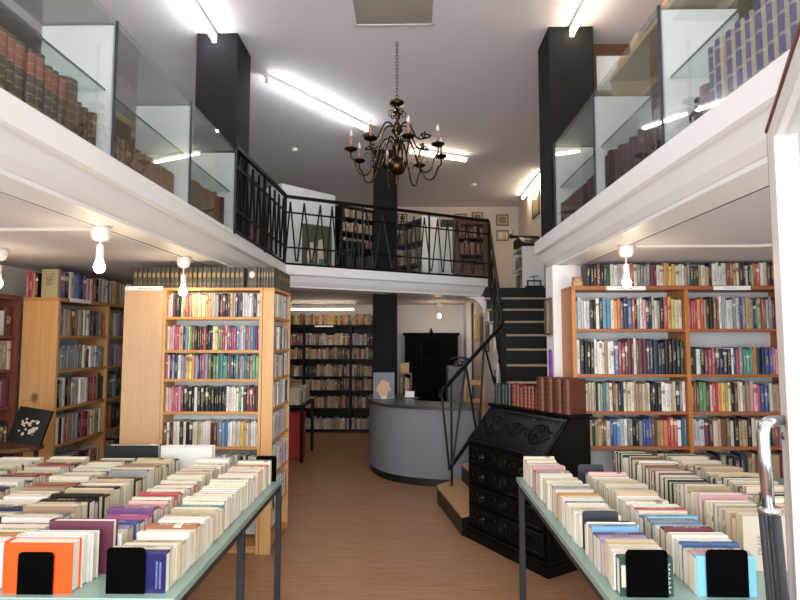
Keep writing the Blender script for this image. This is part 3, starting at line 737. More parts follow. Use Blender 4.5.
# birch block: end panel, camera-facing case and aisle-facing case
t = thing('bookcase', 'pale birch bookcase seen from its plain end panel under the left gallery', 'bookcase', (-2.18, 4.1, 0))
obj('end_panel', MB().box(-2.185, -1.885, 4.1, 4.125, 0, 1.985), 'ply', t, bev=.002)
obj('back_panel', MB().box(-1.895, -1.885, 4.125, 5.2, .05, 1.98), 'ply', t)
obj('end_panel', MB().box(-2.185, -1.885, 5.2, 5.225, 0, 1.985), 'ply', t)
for z in (.08, .42, .75, 1.08, 1.4, 1.7, 1.96): obj('shelf', MB().box(-2.183, -1.896, 4.126, 5.199, z-.02, z), 'ply', t)
q = tag(obj('shelf_label', MB().box(-2.18, -1.89, 4.0955, 4.0995, 1.965, 1.997), ['paper']), 'white label strip on the birch end panel', 'label')
pm = MB(); x = -2.08
for k in range(8): w = R(.006, .014); pm.box(x, x+w, 4.095, 4.0956, 1.977, 1.984); x += w+.005
obj('print', pm, 'ink', q)
BP, BU = (-1.883, 4.1), (1, 0)
beechz = [.06, .29, .53, .785, 1.045, 1.29, 1.509, 1.762]
t, xs = bookcase('bookcase', 'beech bookcase of bright pocket books beside the plain birch panel', BP, BU, (.72,), .2, 1.985, beechz, 'beech', 'beechX', 'back', th=.022)
BR = [(1.762, 'pwmkkkcRrttcywyccuttwlldmkkmttNVNwwwwlklw', 'top shelf'), (1.509, 'cpprrptNSyGnkkmdrkkkwyGTRrpVmMMTLbSrLTVVM', 'second shelf'), (1.29, 'rwNLNwLttyuLNBrLOkGgTTTTRBNNTRLTTnLGG', 'third shelf'),
      (1.045, 'cprMMpmkkkkwkdkkkkkkkkkwcwwcGwdmmmd', 'fourth shelf'), (.785, 'kwmmwwdwkdcwuwwwcdmggSBwwwccyuwtwww', 'fifth shelf'), (.53, 'wcwlwwwcwgwlcTkwkwlw', 'sixth shelf'), (.29, 'worncwordwcgkow', 'seventh shelf')]
for z, ls, w in BR:
    h = (.17, .19) if z < 1.7 else (.165, .185)
    if z < .6: fill_row('pocket_book', ls, at(BP, BU, .3, .012), BU, .43, z, h, .125, 'pocket book', w+' of the beech bookcase', 'pocket books in the beech bookcase', key='soft')
    else: fill_row('pocket_book', ls, at(BP, BU, .027, .012), BU, .71, z, h, .125, 'pocket book', w+' of the beech bookcase', 'pocket books in the beech bookcase', key='soft')
CP, CU = (-1.03, 4.1), (0, 1)
t, xs = bookcase('bookcase', 'narrow beech bookcase facing the aisle with pale spines', CP, CU, (.54,), .085, 1.985, [.05, .31, .57, .83, 1.07, 1.29, 1.509, 1.762], 'beech', 'beechX', 'back', th=.022)
for z, w in zip([1.762, 1.509, 1.29, 1.07, .83, .57, .31], ('top', 'second', 'third', 'fourth', 'fifth', 'sixth', 'seventh')):
    for bi, (a, b) in enumerate(xs):
        if bi == 1 and z > .9: pass
        n = 15 if bi == 0 else 10
        fill_row('pocket_book', ''.join(random.choice('wwlcwwgctwlpwk') for _ in range(n)), at(CP, CU, a+.004, .005), CU, b-a-.01, z, (.165, .19), .058, 'pocket book', '%s shelf of the narrow aisle bookcase' % w, 'pocket books facing the aisle', key='soft')
# encyclopedias on top
fill_row('encyclopedia_volume', 'x'*24, (-2.13, 4.105), (1, 0), .86, 1.9855, (.158, .162), .13, '', 'on top of the birch bookcases', 'encyclopedias on the birch bookcases', wj=.05)
o = copy_book('encyclopedia_volume', 'hard', LEA['x'][1], (-1.205, 4.105, 1.9855), 0, (.075, .11, .165)); tag(o, 'dark volume with a pale portrait on its front at the bookcase corner', 'book', 'encyclopedias on the birch bookcases')
po = MB().ball((0, 0, 0), .02, 0, 10, 1.35); 
pc = obj('portrait', MB().lathe([(.001, 0), (.02, 0), (.021, -.002), (.018, -.004), (.001, -.005)], (0, 0, 0), 12, 0, Matrix.Translation((-1.205, 4.104, 2.085)) @ Matrix.Rotation(-PI/2, 4, 'X') @ Matrix.Diagonal((1, 1.3, 1, 1))), 'mount')
pc.parent = o; pc.matrix_parent_inverse = Matrix.LocRotScale(o.location, None, o.scale).inverted()
fill_row('encyclopedia_volume', 'x'*6, (-1.165, 4.105), (1, 0), .13, 1.9855, (.158, .162), .13, '', 'on the corner above the beech upright', 'encyclopedias on the birch bookcases', wj=.05)
fill_row('encyclopedia_volume', 'x'*12, (-1.03, 4.25), (0, 1), .43, 1.9855, (.158, .162), .11, '', 'in the row above the aisle bookcase', 'encyclopedias on the birch bookcases', wj=.05)

# left wall: pine bookcase and red-brown bookcase
DP, DU = (-2.76, 4.2), (0, 1)
pinez = [.1, .43, .76, 1.05, 1.345, 1.62]
t, xs = bookcase('bookcase', 'knotty pine bookcase on the left wall seen past its broad end panel', DP, DU, (.68, .68), .28, 1.92, pinez, 'pine', 'pineY', 'back', th=.03)
q = tag(obj('shelf_label', MB().box(-2.7575, -2.7535, 4.34, 4.62, 1.895, 1.925), 'paper'), 'white label strip on the pine bookcase', 'label')
PR = [(1.62, 'ggllgokRttgcwtDNNVwRo', 'yyGwLmVwlp', (.2, .22)), (1.345, 'ggggggggggcmmwwllGG', 'LLVLpLLwV', (.16, .2)), (1.05, 'kkgwkmgtwwwwwmrrtDk', 'wkNgNkDkg', (.2, .23)), (.76, 'twkcRttgLmrmtcttw', 'mrrkkmkkd', (.2, .22)), (.43, 'kTtrrwtmgkkdwrtc', 'wlptgkdrw', (.19, .22))]
for (z, la, lb, hs), w in zip(PR, ('top', 'second', 'third', 'fourth', 'fifth')):
    fill_row('novel', la, at(DP, DU, xs[0][0]+.004, .02), DU, .67, z, hs, .2, 'novel', w+' shelf, near bay of the pine bookcase', 'novels in the pine bookcase', key='soft')
    fill_row('novel', lb, at(DP, DU, xs[1][0]+.004, .02), DU, .4, z, hs, .2, 'novel', w+' shelf, far bay of the pine bookcase', 'novels in the pine bookcase', key='soft')
fill_row('novel', 'VkwLBNVpwRktllTtcuttwBScwtl', at(DP, DU, .06, .02), DU, 1.2, 1.9205, (.19, .225), .17, 'novel', 'on top of the pine bookcase', 'novels on top of the pine bookcase', key='soft')
fill_row('novel', 'rrok', (-3.04, 4.21), (1, 0), .095, 1.9205, (.19, .215), .14, 'novel', 'on the pine bookcase corner', 'novels on top of the pine bookcase', key='soft')
o = copy_book('novel', 'soft', cover_mat('t'), (-2.845, 4.21, 1.9205), 0, (.13, .03, .225)); tag(o, 'tan and grey book turned face out on the pine bookcase corner', 'book', 'novels on top of the pine bookcase')
EP, EU = (-3.05, 3.2), (0, 1)
t, xs = bookcase('bookcase', 'red-brown bookcase cut by the left edge beside the pine end panel', EP, EU, (.92,), .28, 1.93, [.1, .43, .76, 1.08, 1.36, 1.62], 'redwood', 'redwood', 'back', th=.035)
for z, w in zip([1.62, 1.36, 1.08, .76], ('top', 'second', 'third', 'fourth')):
    fill_row('novel', {1.62: 'gkmgtgwmdklgmlm', 1.36: 'tcwtgckwctlwctgt', 1.08: 'wTGgwTLgwpwTwLm', .76: 'kNDkmGnDkDNTkD'}[z], at(EP, EU, xs[0][0]+.01, .02), EU, .9, z, (.18, .22), .2, 'novel', w+' shelf of the red-brown bookcase', 'novels in the red-brown bookcase', key='soft')
fill_row('novel', 'wlwkwwpLmm', (-3.04, 3.45), (0, 1), .5, 1.9305, (.19, .23), .18, 'novel', 'on top of the red-brown bookcase', 'novels on the red-brown bookcase', key='soft')

# black rear bookcase
KP, KU = (-2.34, 9.28), (1, 0)
kz = [.05, .41, .71, .945, 1.24, 1.48, 1.81]
t, xs = bookcase('bookcase', 'black bookcase of old books against the far back wall', KP, KU, (.48, .77, .44), .28, 1.83, kz[:-1], 'blackwood', 'blackwood', 'blackwood', th=.035)
for i, z in enumerate(kz):
    w = ('bottom', 'sixth', 'fifth', 'fourth', 'third', 'second', 'top')[i]
    for bi, (a, b) in enumerate(xs):
        n = (9, 18, 10)[bi]; pal = 'tnbtnbtRbdntcbn' if i else 'cgbwtlnbgtcbt'
        if i == 6: pal = 'tRnunRtubR'
        if i == 5: pal = 'gNmLtbnNnd'
        ls = ''.join(random.choice(pal) for _ in range(n))
        if i == 3 and bi == 1: ls = 'kkkkk'+ls[5:]
        if bi == 0: ls = {1: 'cbt'}.get(i, ls)
        zz = z if i < 6 else 1.8305
        fill_row('antique_book', ls, at(KP, KU, a+.004, .03), KU, b-a-.01, zz, (.165, .208) if i != 6 else (.15, .19), .18, 'old book', '%s row, %s bay, black rear case' % (w, ('left', 'middle', 'right')[bi]), 'old books in the black rear bookcase')
tag(obj('shelf_label', MB().box(-1.62, -1.3, 9.274, 9.277, 1.79, 1.815), 'paper'), 'white label strip on the black rear bookcase', 'label')

# ------------------------------------------------------------------ display tables
def table(label, x0, x1, y0, y1, legs):
    t = thing('display_table', label, 'table', ((x0+x1)/2, (y0+y1)/2, 0))
    obj('tabletop', MB().box(x0, x1, y0, y1, .722, .75), 'greenglass', t, bev=.003)
    obj('apron', MB().box(x0+.012, x1-.012, y0+.03, y0+.055, .685, .7215).box(x0+.012, x1-.012, y1-.055, y1-.03, .685, .7215).box(x0+.012, x0+.04, y0+.055, y1-.055, .685, .7215).box(x1-.04, x1-.012, y0+.055, y1-.055, .685, .7215), 'steel', t)
    for x, y in legs: obj('leg', MB().box(x-.016, x+.016, y-.016, y+.016, 0, .7215), 'steel', t, bev=.002)
table('green-topped table of secondhand books on the left of the aisle', -2.62, -.768, 1.815, 3.36, [(-.79, 3.33), (-.79, 2.6), (-.79, 1.86), (-2.59, 3.33), (-2.59, 1.86)])
table('green-topped table of secondhand books on the right of the aisle', .655, 2.5, 1.815, 3.39, [(.68, 3.36), (.68, 1.86), (2.47, 3.36), (2.47, 1.86)])
def table_row(letters, xa, xb, y0, y1, side, where, kind, mode, hs, ts=(.024, .045), grp='', limit=60, stop=None):
    """books one behind another from the front of the table to the back"""
    y = y0; i = 0; letters = letters.replace(' ', ''); first = None
    while y < y1 and i < limit:
        chh = letters[i] if i < len(letters) else random.choice(letters[len(letters)//3:])
        hard = mode == 'U' or R(0, 1) < .2
        th = R(*ts); h = R(*hs); wd = (xb-xa)*R(.88, 1.0)
        if mode == 'F':
            if chh == 'w' or (chh in 'ct' and R(0, 1) < .6): key = ('hd' if hard else 'fd')
            else: key = ('hu' if hard else 'fu')
        else: key = 'uL' if side > 0 else 'uR'
        xc = (xb-wd/2) if side > 0 else (xa+wd/2)      # flush with the visible side
        xc += R(-.008, .002)*side
        i += 1
        name = 'hardcover_book' if mode == 'U' else 'paperback_book'
        o = copy_book(name, key, cover_mat(chh, 'x' if mode == 'F' else 'z'), (xc, y, .7503), 0, (wd, th-.0015, h))
        first = first or o
        tag(o, '%s %s, %s from the front, %s' % (PAL[chh][0], kind, nth(i), where), 'book', grp)
        y += th
        if stop and any(abs(y-s) < .03 for s in stop): y = max(y, [s for s in stop if abs(y-s) < .03][0]+.012)
    return first
LT, RT = 'left table', 'right table'
navy = table_row('N ccc t w w c R c w w c t c T c c t c w w c t c c c w c c w p c y c t M o c g V g w c', -1.01, -.81, 1.852, 3.24, 1, 'aisle row of the left table', 'paperback', 'F', (.115, .135), grp='paperbacks in the aisle row of the left table')
table_row('w L B V p M V M p p p c r r M c c g w r c w c c t w p c w c', -1.25, -1.055, 2.035, 3.24, 1, 'second row of the left table', 'paperback', 'F', (.12, .145), grp='paperbacks in the second row of the left table')
table_row('w k c u c w r w g t t t k d k d t c k w c t k d t g w', -1.60, -1.375, 1.87, 3.24, 1, 'third row of the left table', 'hardcover', 'F', (.125, .155), (.03, .05), grp='books in the third row of the left table')
table_row('k t c N g c t w t n t w R c t c', -1.85, -1.63, 2.2, 3.24, 1, 'fourth row of the left table', 'paperback', 'F', (.12, .145), (.026, .05), grp='books in the fourth row of the left table')
table_row('N c t N t w g D w m c r t', -2.14, -1.92, 2.5, 3.26, 1, 'fifth row of the left table', 'paperback', 'F', (.12, .145), (.026, .05), grp='books in the fifth row of the left table')
table_row('N m w D c w G t c', -2.46, -2.2, 2.75, 3.26, 1, 'sixth row of the left table', 'paperback', 'F', (.12, .145), (.026, .05), grp='books in the sixth row of the left table')
green = table_row('D w c t L L V S w k c w c c c d w c u t c g c w c c t c w w g c r p c', .69, .88, 1.855, 3.32, -1, 'aisle row of the right table', 'paperback', 'F', (.12, .138), grp='paperbacks in the aisle row of the right table', stop=(2.25,))
table_row('S p c B w w c m t S g S g c r w p c w c w t c w t c t t c t', .95, 1.155, 1.86, 3.0, -1, 'second row of the right table', 'paperback', 'F', (.12, .14), grp='paperbacks in the second row of the right table')
table_row('c o t g t c t p c c t b g D D k l n n m n n w k t n c w', 1.225, 1.42, 2.06, 3.3, -1, 'third row of the right table', 'hardcover', 'U', (.165, .2), (.03, .052), grp='hardcovers in the third row of the right table')
table_row('c o c k t w c n t c k w t d c', 1.50, 1.72, 2.25, 3.3, -1, 'fourth row of the right table', 'hardcover', 'U', (.15, .19), (.03, .05), grp='hardcovers in the fourth row of the right table')
# the big books at the ends of rows
def big(name, key, ch, x0, x1, y, th, h, label):
    o = copy_book(name, key, M['cloth'] if ch == '!' else cover_mat(ch, 'x'), ((x0+x1)/2, y, .7503), 0, (x1-x0, th, h)); return tag(o, label, 'book', 'large hardcovers on the tables')
big('hardcover_book', 'uL', '!', -1.365, -1.125, 1.842, .05, .165, 'bright orange hardcover at the front of the left table behind a black bookend')
big('hardcover_book', 'uL', 'w', -1.36, -1.12, 1.893, .04, .168, 'white hardcover right behind the orange one')
big('hardcover_book', 'uL', 'w', -1.34, -1.11, 1.936, .035, .162, 'second white hardcover behind the orange one')
big('hardcover_book', 'uL', 'm', -1.315, -1.075, 1.998, .032, .185, 'tall maroon hardcover standing alone in the second row, left table')
big('hardcover_book', 'uL', 'k', -1.85, -1.52, 3.30, .045, .2, 'large black hardcover at the back end of the left table')
big('hardcover_book', 'uL', 'w', -1.51, -1.19, 3.30, .05, .195, 'large white hardcover at the back end of the left table')
def on_book(name, o, mb, mat):
    c = obj(name, mb, mat); c.parent = o; c.matrix_parent_inverse = Matrix.LocRotScale(o.location, None, o.scale).inverted(); return c
navy.material_slots[0].material = M['blue_cover']; navy['label'] = 'deep blue paperback behind the black bookend, front of the aisle row, left table'
random.seed(5)
mb = MB(); yf = navy.location.y-.0006; x1 = navy.location.x+navy.scale.x/2
for c in range(2):
    z = .765
    while z < .85:
        xa = x1-.034+c*.012; hh = R(.003, .006)
        mb.tube([(xa, yf, z), (xa+.006, yf, z+hh*.5), (xa, yf, z+hh), (xa+.007, yf, z+hh*1.1)], .0007, 4); z += hh+.002
on_book('cover_lettering', navy, mb, 'lilac_ink')
mb = MB(); yf = green.location.y-.0006; x1 = green.location.x+green.scale.x/2
mb.tube([(x1-.016+.005*math.sin(q*.9)+.003*math.sin(q*2.3), yf, .762+q*.0021) for q in range(46)], .0009, 4)
mb.tube([(x1-.026+.003*math.sin(q*1.3), yf, .775+q*.0022) for q in range(18)], .0007, 4)
on_book('cover_lettering', green, mb, 'paper')
mb = MB(); x0 = green.location.x-green.scale.x/2
mb.box(x0+.006, x0+.02, yf, yf+.0004, .78, .85)
on_book('cover_picture', green, mb, 'mount')
# bookends
def bookend(name, x, y, w, h, label, m='bookend'):
    mb = MB(); r = .014; pts = [(x-w/2, .7502), (x+w/2, .7502)]
    for k in range(5): a = k*PI/8; pts.append((x+w/2-r+r*math.cos(a), .7502+h-r+r*math.sin(a)))
    for k in range(5): a = PI/2+k*PI/8; pts.append((x-w/2+r+r*math.cos(a), .7502+h-r+r*math.sin(a)))
    mb.prism(pts, 0, .0025, 0, Matrix(((1, 0, 0, 0), (0, 0, -1, y), (0, 1, 0, 0), (0, 0, 0, 1))))
    return tag(obj('bookend', mb, m), label, 'bookend', 'steel bookends on the tables')
bookend('b', -.947, 1.848, .13, .15, 'black steel bookend before the blue paperback on the left table')
bookend('b', -1.245, 1.838, .12, .137, 'black steel bookend standing against the orange hardcover')
bookend('b', .783, 1.852, .137, .152, 'black steel bookend before the green paperback on the right table')
bookend('b', 1.048, 1.857, .137, .152, 'black steel bookend at the front of the second row, right table')
bookend('b', .775, 2.262, .145, .15, 'dark grey steel bookend midway along the aisle row, right table', 'bookend_grey')
bookend('b', -.85, 3.262, .12, .15, 'black bookend at the far end of the left table aisle row')
bookend('b', 1.0, 3.05, .14, .155, 'dark grey bookend at the far end of the second row, right table', 'bookend_grey')

# ------------------------------------------------------------------ glass display cases on the galleries
def glass_case(sgn, X0, ys, side):
    """one case per bay along the gallery edge; sgn -1 left gallery, 1 right gallery"""
    zt = 3.115
    for i in range(len(ys)-1):
        a, b = ys[i]+.006, ys[i+1]-.006
        pos = ['nearest the camera', 'in the middle', 'next to the black column'][i]
        t = thing('display_case', 'glass display case of old volumes on the %s gallery edge, %s' % (side, pos), 'display case', (X0, a, ZT), 0, 'glass cases along the galleries')
        xi = X0+sgn*.37
        bx = lambda x0, x1: (min(x0, x1), max(x0, x1))
        g0, g1 = bx(X0+sgn*.012, X0+sgn*.018)
        p = MB().box(g0, g1, a, b, ZT+.001, zt+.03); obj('front_pane', p, 'glass', t)
        x0, x1 = bx(X0+sgn*.02, xi)
        obj('glass_top', MB().box(x0, x1, a, b, zt, zt+.008), 'glassd', t)
        obj('glass_shelf', MB().box(bx(X0+sgn*.05, xi)[0], bx(X0+sgn*.05, xi)[1], a+.01, b-.02, ZT+.315, ZT+.323), 'glassd', t)
        q0, q1 = bx(X0+sgn*.047, X0+sgn*.05)
        obj('shelf_edge', MB().box(q0, q1, a+.01, b-.02, ZT+.314, ZT+.324), 'glassedge', t)
        obj('end_panel', MB().box(x0, x1, b-.018, b-.001, ZT+.001, zt-.001), 'white_lam', t)
        obj('base', MB().box(bx(X0+sgn*.02, xi)[0], bx(X0+sgn*.02, xi)[1], a, b, ZT-.03, ZT+.0005), 'white_lam', t)
        e0, e1 = bx(X0+sgn*.008, X0+sgn*.02)
        obj('edge_strip', MB().box(e0, e1, b-.004, b+.004, ZT, zt+.03), 'steel', t)
glass_case(-1, -1.41, [1.45, 2.52, 3.43, 4.33], 'left')
glass_case(1, 1.15, [1.45, 2.44, 3.34, 4.25], 'right')
# volumes behind the glass
lz = ZT+.001
def vols(letters, y0, y1, sgn, X0, hs, where, depth=.2, back=.0):
    g = 'old volumes in the %s glass cases' % ('left' if sgn < 0 else 'right')
    if sgn < 0: fill_row('leather_volume', letters, (X0, y0), (0, 1), y1-y0, lz, hs, depth, '', where, g, wj=.18, back=back, key='vol', gap=.0035)
    else: fill_row('leather_volume', letters, (X0, y1), (0, -1), y1-y0, lz, hs, depth, '', where, g, wj=.18, back=back, key='vol', gap=.0035)
vols('aaaaaaaaa', 1.62, 2.06, -1, -1.44, (.235, .245), 'first left gallery case')
vols('aaa', 2.07, 2.21, -1, -1.445, (.225, .23), 'first left gallery case, second set')
vols('e', 2.22, 2.30, -1, -1.45, (.25, .255), 'first left gallery case, the tall one')
vols('eeeee', 2.31, 2.49, -1, -1.48, (.175, .2), 'first left gallery case, third set')
vols('ef'*9+'f'*9, 2.55, 3.38, -1, -1.50, (.165, .185), 'middle left gallery case')
vols('ffhehhhehhfhhhfh', 3.47, 4.0, -1, -1.47, (.19, .22), 'left gallery case by the railing')
vols('ffss', 4.03, 4.26, -1, -1.47, (.22, .25), 'left gallery case by the railing, end set')
vols('i'*11, 1.50, 2.12, 1, 1.185, (.275, .285), 'first right gallery case')
vols('q', 2.23, 2.30, 1, 1.25, (.2, .21), 'first right gallery case, standing alone')
vols('jjjjjjjjjjjjj', 2.50, 3.28, 1, 1.19, (.17, .25), 'middle right gallery case')
vols('j'*24, 3.38, 4.2, 1, 1.185, (.17, .185), 'right gallery case by the column')
# little bronze figure in the right case
t = thing('figurine', 'small dark bronze figure inside the first right glass case', 'figurine', (1.2, 2.2, lz))
obj('stand', MB().lathe([(.03, 0), (.03, .008), (.012, .014)], (1.2, 2.2, lz), 12), 'darkbrass', t)
obj('figure', MB().tube([(1.2, 2.2, lz+.01), (1.198, 2.195, lz+.05), (1.2, 2.2, lz+.09)], [.01, .02, .014], 8).ball((1.2, 2.195, lz+.11), .016).tube([(1.2, 2.18, lz+.08), (1.19, 2.15, lz+.06), (1.19, 2.145, lz+.09)], [.008, .006, .005], 6).tube([(1.2, 2.22, lz+.08), (1.19, 2.245, lz+.06), (1.195, 2.25, lz+.04)], [.008, .006, .005], 6), 'darkbrass', t, True)
# wooden shelving behind the cases
def backshelf(label, x0, x1, y0, y1, zs_, zt, mat, face):
    t = thing('wall_shelf_unit', label, 'shelf unit', ((x0+x1)/2, (y0+y1)/2, ZG))
    xb = x1 if face < 0 else x0; b0, b1 = (x1-.02, x1) if face < 0 else (x0, x0+.02)
    obj('back_panel', MB().box(b0, b1, y0, y1, ZG, zt), mat, t)
    for y in (y0, y1-.03): obj('upright', MB().box(x0, x1, y, y+.03, ZG, zt), mat, t)
    for z in zs_: obj('shelf', MB().box(x0, x1, y0+.03, y1-.03, z-.028, z), mat, t)
    obj('top', MB().box(x0-.01, x1+.01, y0-.01, y1+.01, zt, zt+.03), mat, t)
backshelf('dark brown wooden shelf unit behind the first left glass case', -2.12, -1.84, 1.2, 2.76, [2.45, 2.78], 3.08, 'brown', 1)
backshelf('brown wooden shelf unit behind the further left glass cases', -2.12, -1.84, 2.9, 4.3, [2.45, 2.75], 2.98, 'tanwood', 1)
backshelf('honey coloured wooden shelf unit behind the right glass cases', 1.62, 1.92, 1.3, 4.22, [2.6, 2.95, 3.3], 3.64, 'tanwood', -1)
for y, ch, w in ((2.7, 'u', .12), (2.95, 'y', .1), (3.3, 'o', .09), (3.75, 't', .14), (4.05, 'o', .08)):
    tag(obj('small_box', MB().box(1.64, 1.8, y, y+w, 3.671, 3.671+.06+w*.4), [cover_mat(ch)]), '%s box lying on top of the honey coloured shelf unit' % {2.7: 'mustard', 2.95: 'yellow', 3.3: 'first orange', 3.75: 'tan', 4.05: 'last orange'}[y], 'box')
fill_row('leather_volume', 'e'*22, (-1.86, 1.25), (0, 1), 1.45, 2.781, (.2, .24), .18, '', 'dark shelf behind the first left case', 'volumes on the gallery shelf units', key='vol')
fill_row('leather_volume', 'seshehsefseshehsef', (-1.86, 2.95), (0, 1), 1.3, 2.451, (.2, .24), .18, '', 'brown shelf behind the further left cases', 'volumes on the gallery shelf units', key='vol')
fill_row('leather_volume', 'ejsejejsjejeejsjesej', (1.64, 4.15), (0, -1), 2.2, 2.951, (.2, .26), .18, '', 'honey coloured shelf behind the right cases', 'volumes on the gallery shelf units', key='vol')
# framed glazed door beyond the right cases
t = struct('door_1', MB().box(1.545, 1.63, 4.56, 4.62, ZG, 4.15).box(2.12, 2.2, 4.56, 4.62, ZG, 4.15).box(1.63, 2.12, 4.56, 4.62, 4.06, 4.15).box(1.63, 2.12, 4.57, 4.61, 3.7, 3.74).box(1.63, 2.12, 4.57, 4.61, ZG, 2.75), 'brown')
obj('pane', MB().box(1.63, 2.12, 4.588, 4.592, 2.75, 3.7).box(1.63, 2.12, 4.588, 4.592, 3.74, 4.06), 'back', t)

# ------------------------------------------------------------------ rear gallery furniture
def oblique(name, label, cat, P, Q, z0): # root with local x from P to Q
    return thing(name, label, cat, (P[0], P[1], z0), math.atan2(Q[1]-P[1], Q[0]-P[0])), math.hypot(Q[0]-P[0], Q[1]-P[1])
LO = lambda n, mb, m, p, **k: obj(n, mb, m, p, local=True, **k)
t, L = oblique('cupboard', 'tall white two-door cupboard behind the rear gallery railing', 'cupboard', (-1.74, 7.28), (-1.1, 7.935), ZG+.002)
LO('carcass', MB().box(0, L, .02, .5, 0, 1.36), 'white_lam', t, bev=.003)
for a, b in ((.004, L*.47-.003), (L*.47+.003, L-.004)):
    d = LO('door', MB().box(a, b, -.002, .018, .04, 1.35), 'white_lam', t, bev=.002)
    LO('handle', MB().box((b-.05 if a < .1 else a+.04), (b-.04 if a < .1 else a+.05), -.016, -.002, .6, .72), 'steel', d)
t, L = oblique('poster', 'green framed picture board with pale figures leaning by the white cupboard', 'picture', (-1.36, 6.83), (-1.02, 7.06), ZG+.02)
LO('board', MB().box(0, L, 0, .02, 0, .68), 'greenart', t)
LO('painted_figures', MB().prism([(.08, .12), (.15, .1), (.17, .3), (.14, .45), (.09, .44), (.06, .28)], 0, .002, 0, Matrix(((1, 0, 0, 0), (0, 0, -1, 0), (0, 1, 0, 0), (0, 0, 0, 1)))).prism([(.2, .1), (.3, .1), (.32, .3), (.27, .5), (.22, .48), (.21, .28)], 0, .002, 0, Matrix(((1, 0, 0, 0), (0, 0, -1, 0), (0, 1, 0, 0), (0, 0, 0, 1)))), 'pinkart', t)
LO('painted_skirts', MB().prism([(.05, .02), (.19, .02), (.16, .2), (.09, .22)], 0, .003, 0, Matrix(((1, 0, 0, 0), (0, 0, -1, 0), (0, 1, 0, 0), (0, 0, 0, 1)))).prism([(.2, .02), (.34, .02), (.31, .24), (.23, .24)], 0, .003, 0, Matrix(((1, 0, 0, 0), (0, 0, -1, 0), (0, 1, 0, 0), (0, 0, 0, 1)))), 'tealart', t)
LO('painted_lanterns', MB().prism([(.18, .36), (.2, .34), (.22, .37), (.2, .42)], 0, .004, 0, Matrix(((1, 0, 0, 0), (0, 0, -1, 0), (0, 1, 0, 0), (0, 0, 0, 1)))), 'redart', t)
KQ, KQ2 = (-1.0, 7.9), (-.52, 8.3)
t, L = oblique('bookcase', 'dark bookcase with tan books beside the black column upstairs', 'bookcase', KQ, KQ2, ZG)
for x in (0, L-.025): LO('upright', MB().box(x, x+.025, 0, .3, 0, 1.22), 'blackwood', t)
LO('back_panel', MB().box(.025, L-.025, .28, .3, 0, 1.2), 'brown', t)
for z in (.06, .58, .82, 1.04, 1.21): LO('shelf', MB().box(.025, L-.025, 0, .28, z-.025, z), 'blackwood', t)
LO('lower_panel', MB().box(.025, L-.025, .005, .02, .06, .555), 'darkbox', t)
uu = (Vector(KQ2)-Vector(KQ)).normalized()
for z, w in ((.58, 'lower'), (.82, 'middle'), (1.04, 'upper')):
    fill_row('gallery_book', 'tctntcRtbctnt', at(KQ, uu, .035, .03), uu, L-.07, ZG+z+.0005, (.13, .165) if z < 1 else (.12, .14), .17, 'old book', w+' shelf, dark bookcase by the column', 'old books upstairs')
t = thing('sideboard', 'dark brown cabinet standing behind the short side railing upstairs', 'cabinet', (-2.1, 6.5, ZG))
obj('carcass', MB().box(-2.3, -1.85, 5.9, 7.2, ZG, 3.0), 'brown', t, bev=.004)
for k in range(3):
    d = obj('door', MB().box(-1.85, -1.835, 5.92+k*.43, 6.32+k*.43, ZG+.05, 2.98), 'brown', t, bev=.004)
    obj('knob', MB().ball((-1.825, 6.28+k*.43, 2.75), .014), 'brass', d, True)
tag(obj('dark_case', MB().box(-2.25, -1.9, 5.95, 7.15, 3.0005, 3.55), 'blackmatt', bev=.006), 'large black box standing on the dark brown cabinet upstairs', 'box')
# black chair in front of it
t = thing('chair', 'dark padded chair in front of the dark bookcase upstairs', 'chair', (-.72, 7.75, ZG), .6)
LO('seat', MB().box(-.2, .2, -.2, .2, .43, .5), 'blackmatt', t, bev=.02)
LO('backrest', MB().box(-.2, .2, .17, .2, .55, .66).box(-.19, -.16, .17, .2, .5, .55).box(.16, .19, .17, .2, .5, .55), 'blackmatt', t, bev=.006)
for sx in (-.17, .17):
    for sy in (-.17, .17): LO('leg', MB().box(sx-.016, sx+.016, sy-.016, sy+.016, 0, .43), 'blackmatt', t)
# grey open shelves behind the railing
GQ, GQ2 = (-.28, 8.72), (.2, 7.98)
gu = (Vector(GQ2)-Vector(GQ)).normalized(); 
t, L = oblique('open_shelf', 'grey open shelf unit with books right of the column upstairs', 'shelf unit', GQ, GQ2, ZG)
for x in (0, L-.02): LO('upright', MB().box(x, x+.02, 0, .28, 0, 1.06), 'white_lam', t)
for z in (.05, .37, .7, 1.03): LO('shelf', MB().box(.02, L-.02, 0, .28, z-.03, z), 'darkbox', t)
for z, w in ((.05, 'bottom'), (.37, 'middle'), (.7, 'upper')):
    fill_row('gallery_book', 'ntRtcgtnbRtcgtntc', at(GQ, gu, .03, .03), gu, L-.08, ZG+z+.0005, (.18, .24), .18, 'old book', w+' level of the grey open shelves', 'old books upstairs')
# low white chest with a black case on it
t = thing('low_cabinet', 'low white cabinet behind the gallery railing under framed pictures', 'cabinet', (.5, 9.0, ZG))
obj('carcass', MB().box(.3, .86, 8.8, 9.15, ZG, 3.42), 'white_lam', t, bev=.003)
obj('door', MB().box(.31, .85, 8.785, 8.8, ZG+.03, 3.40), 'white_lam', t)
tag(obj('black_case', MB().box(.53, .76, 8.85, 9.1, 3.421, 3.56).box(.58, .7, 8.84, 8.85, 3.46, 3.5), 'black', bev=.008), 'small black case standing on the low white cabinet', 'case')
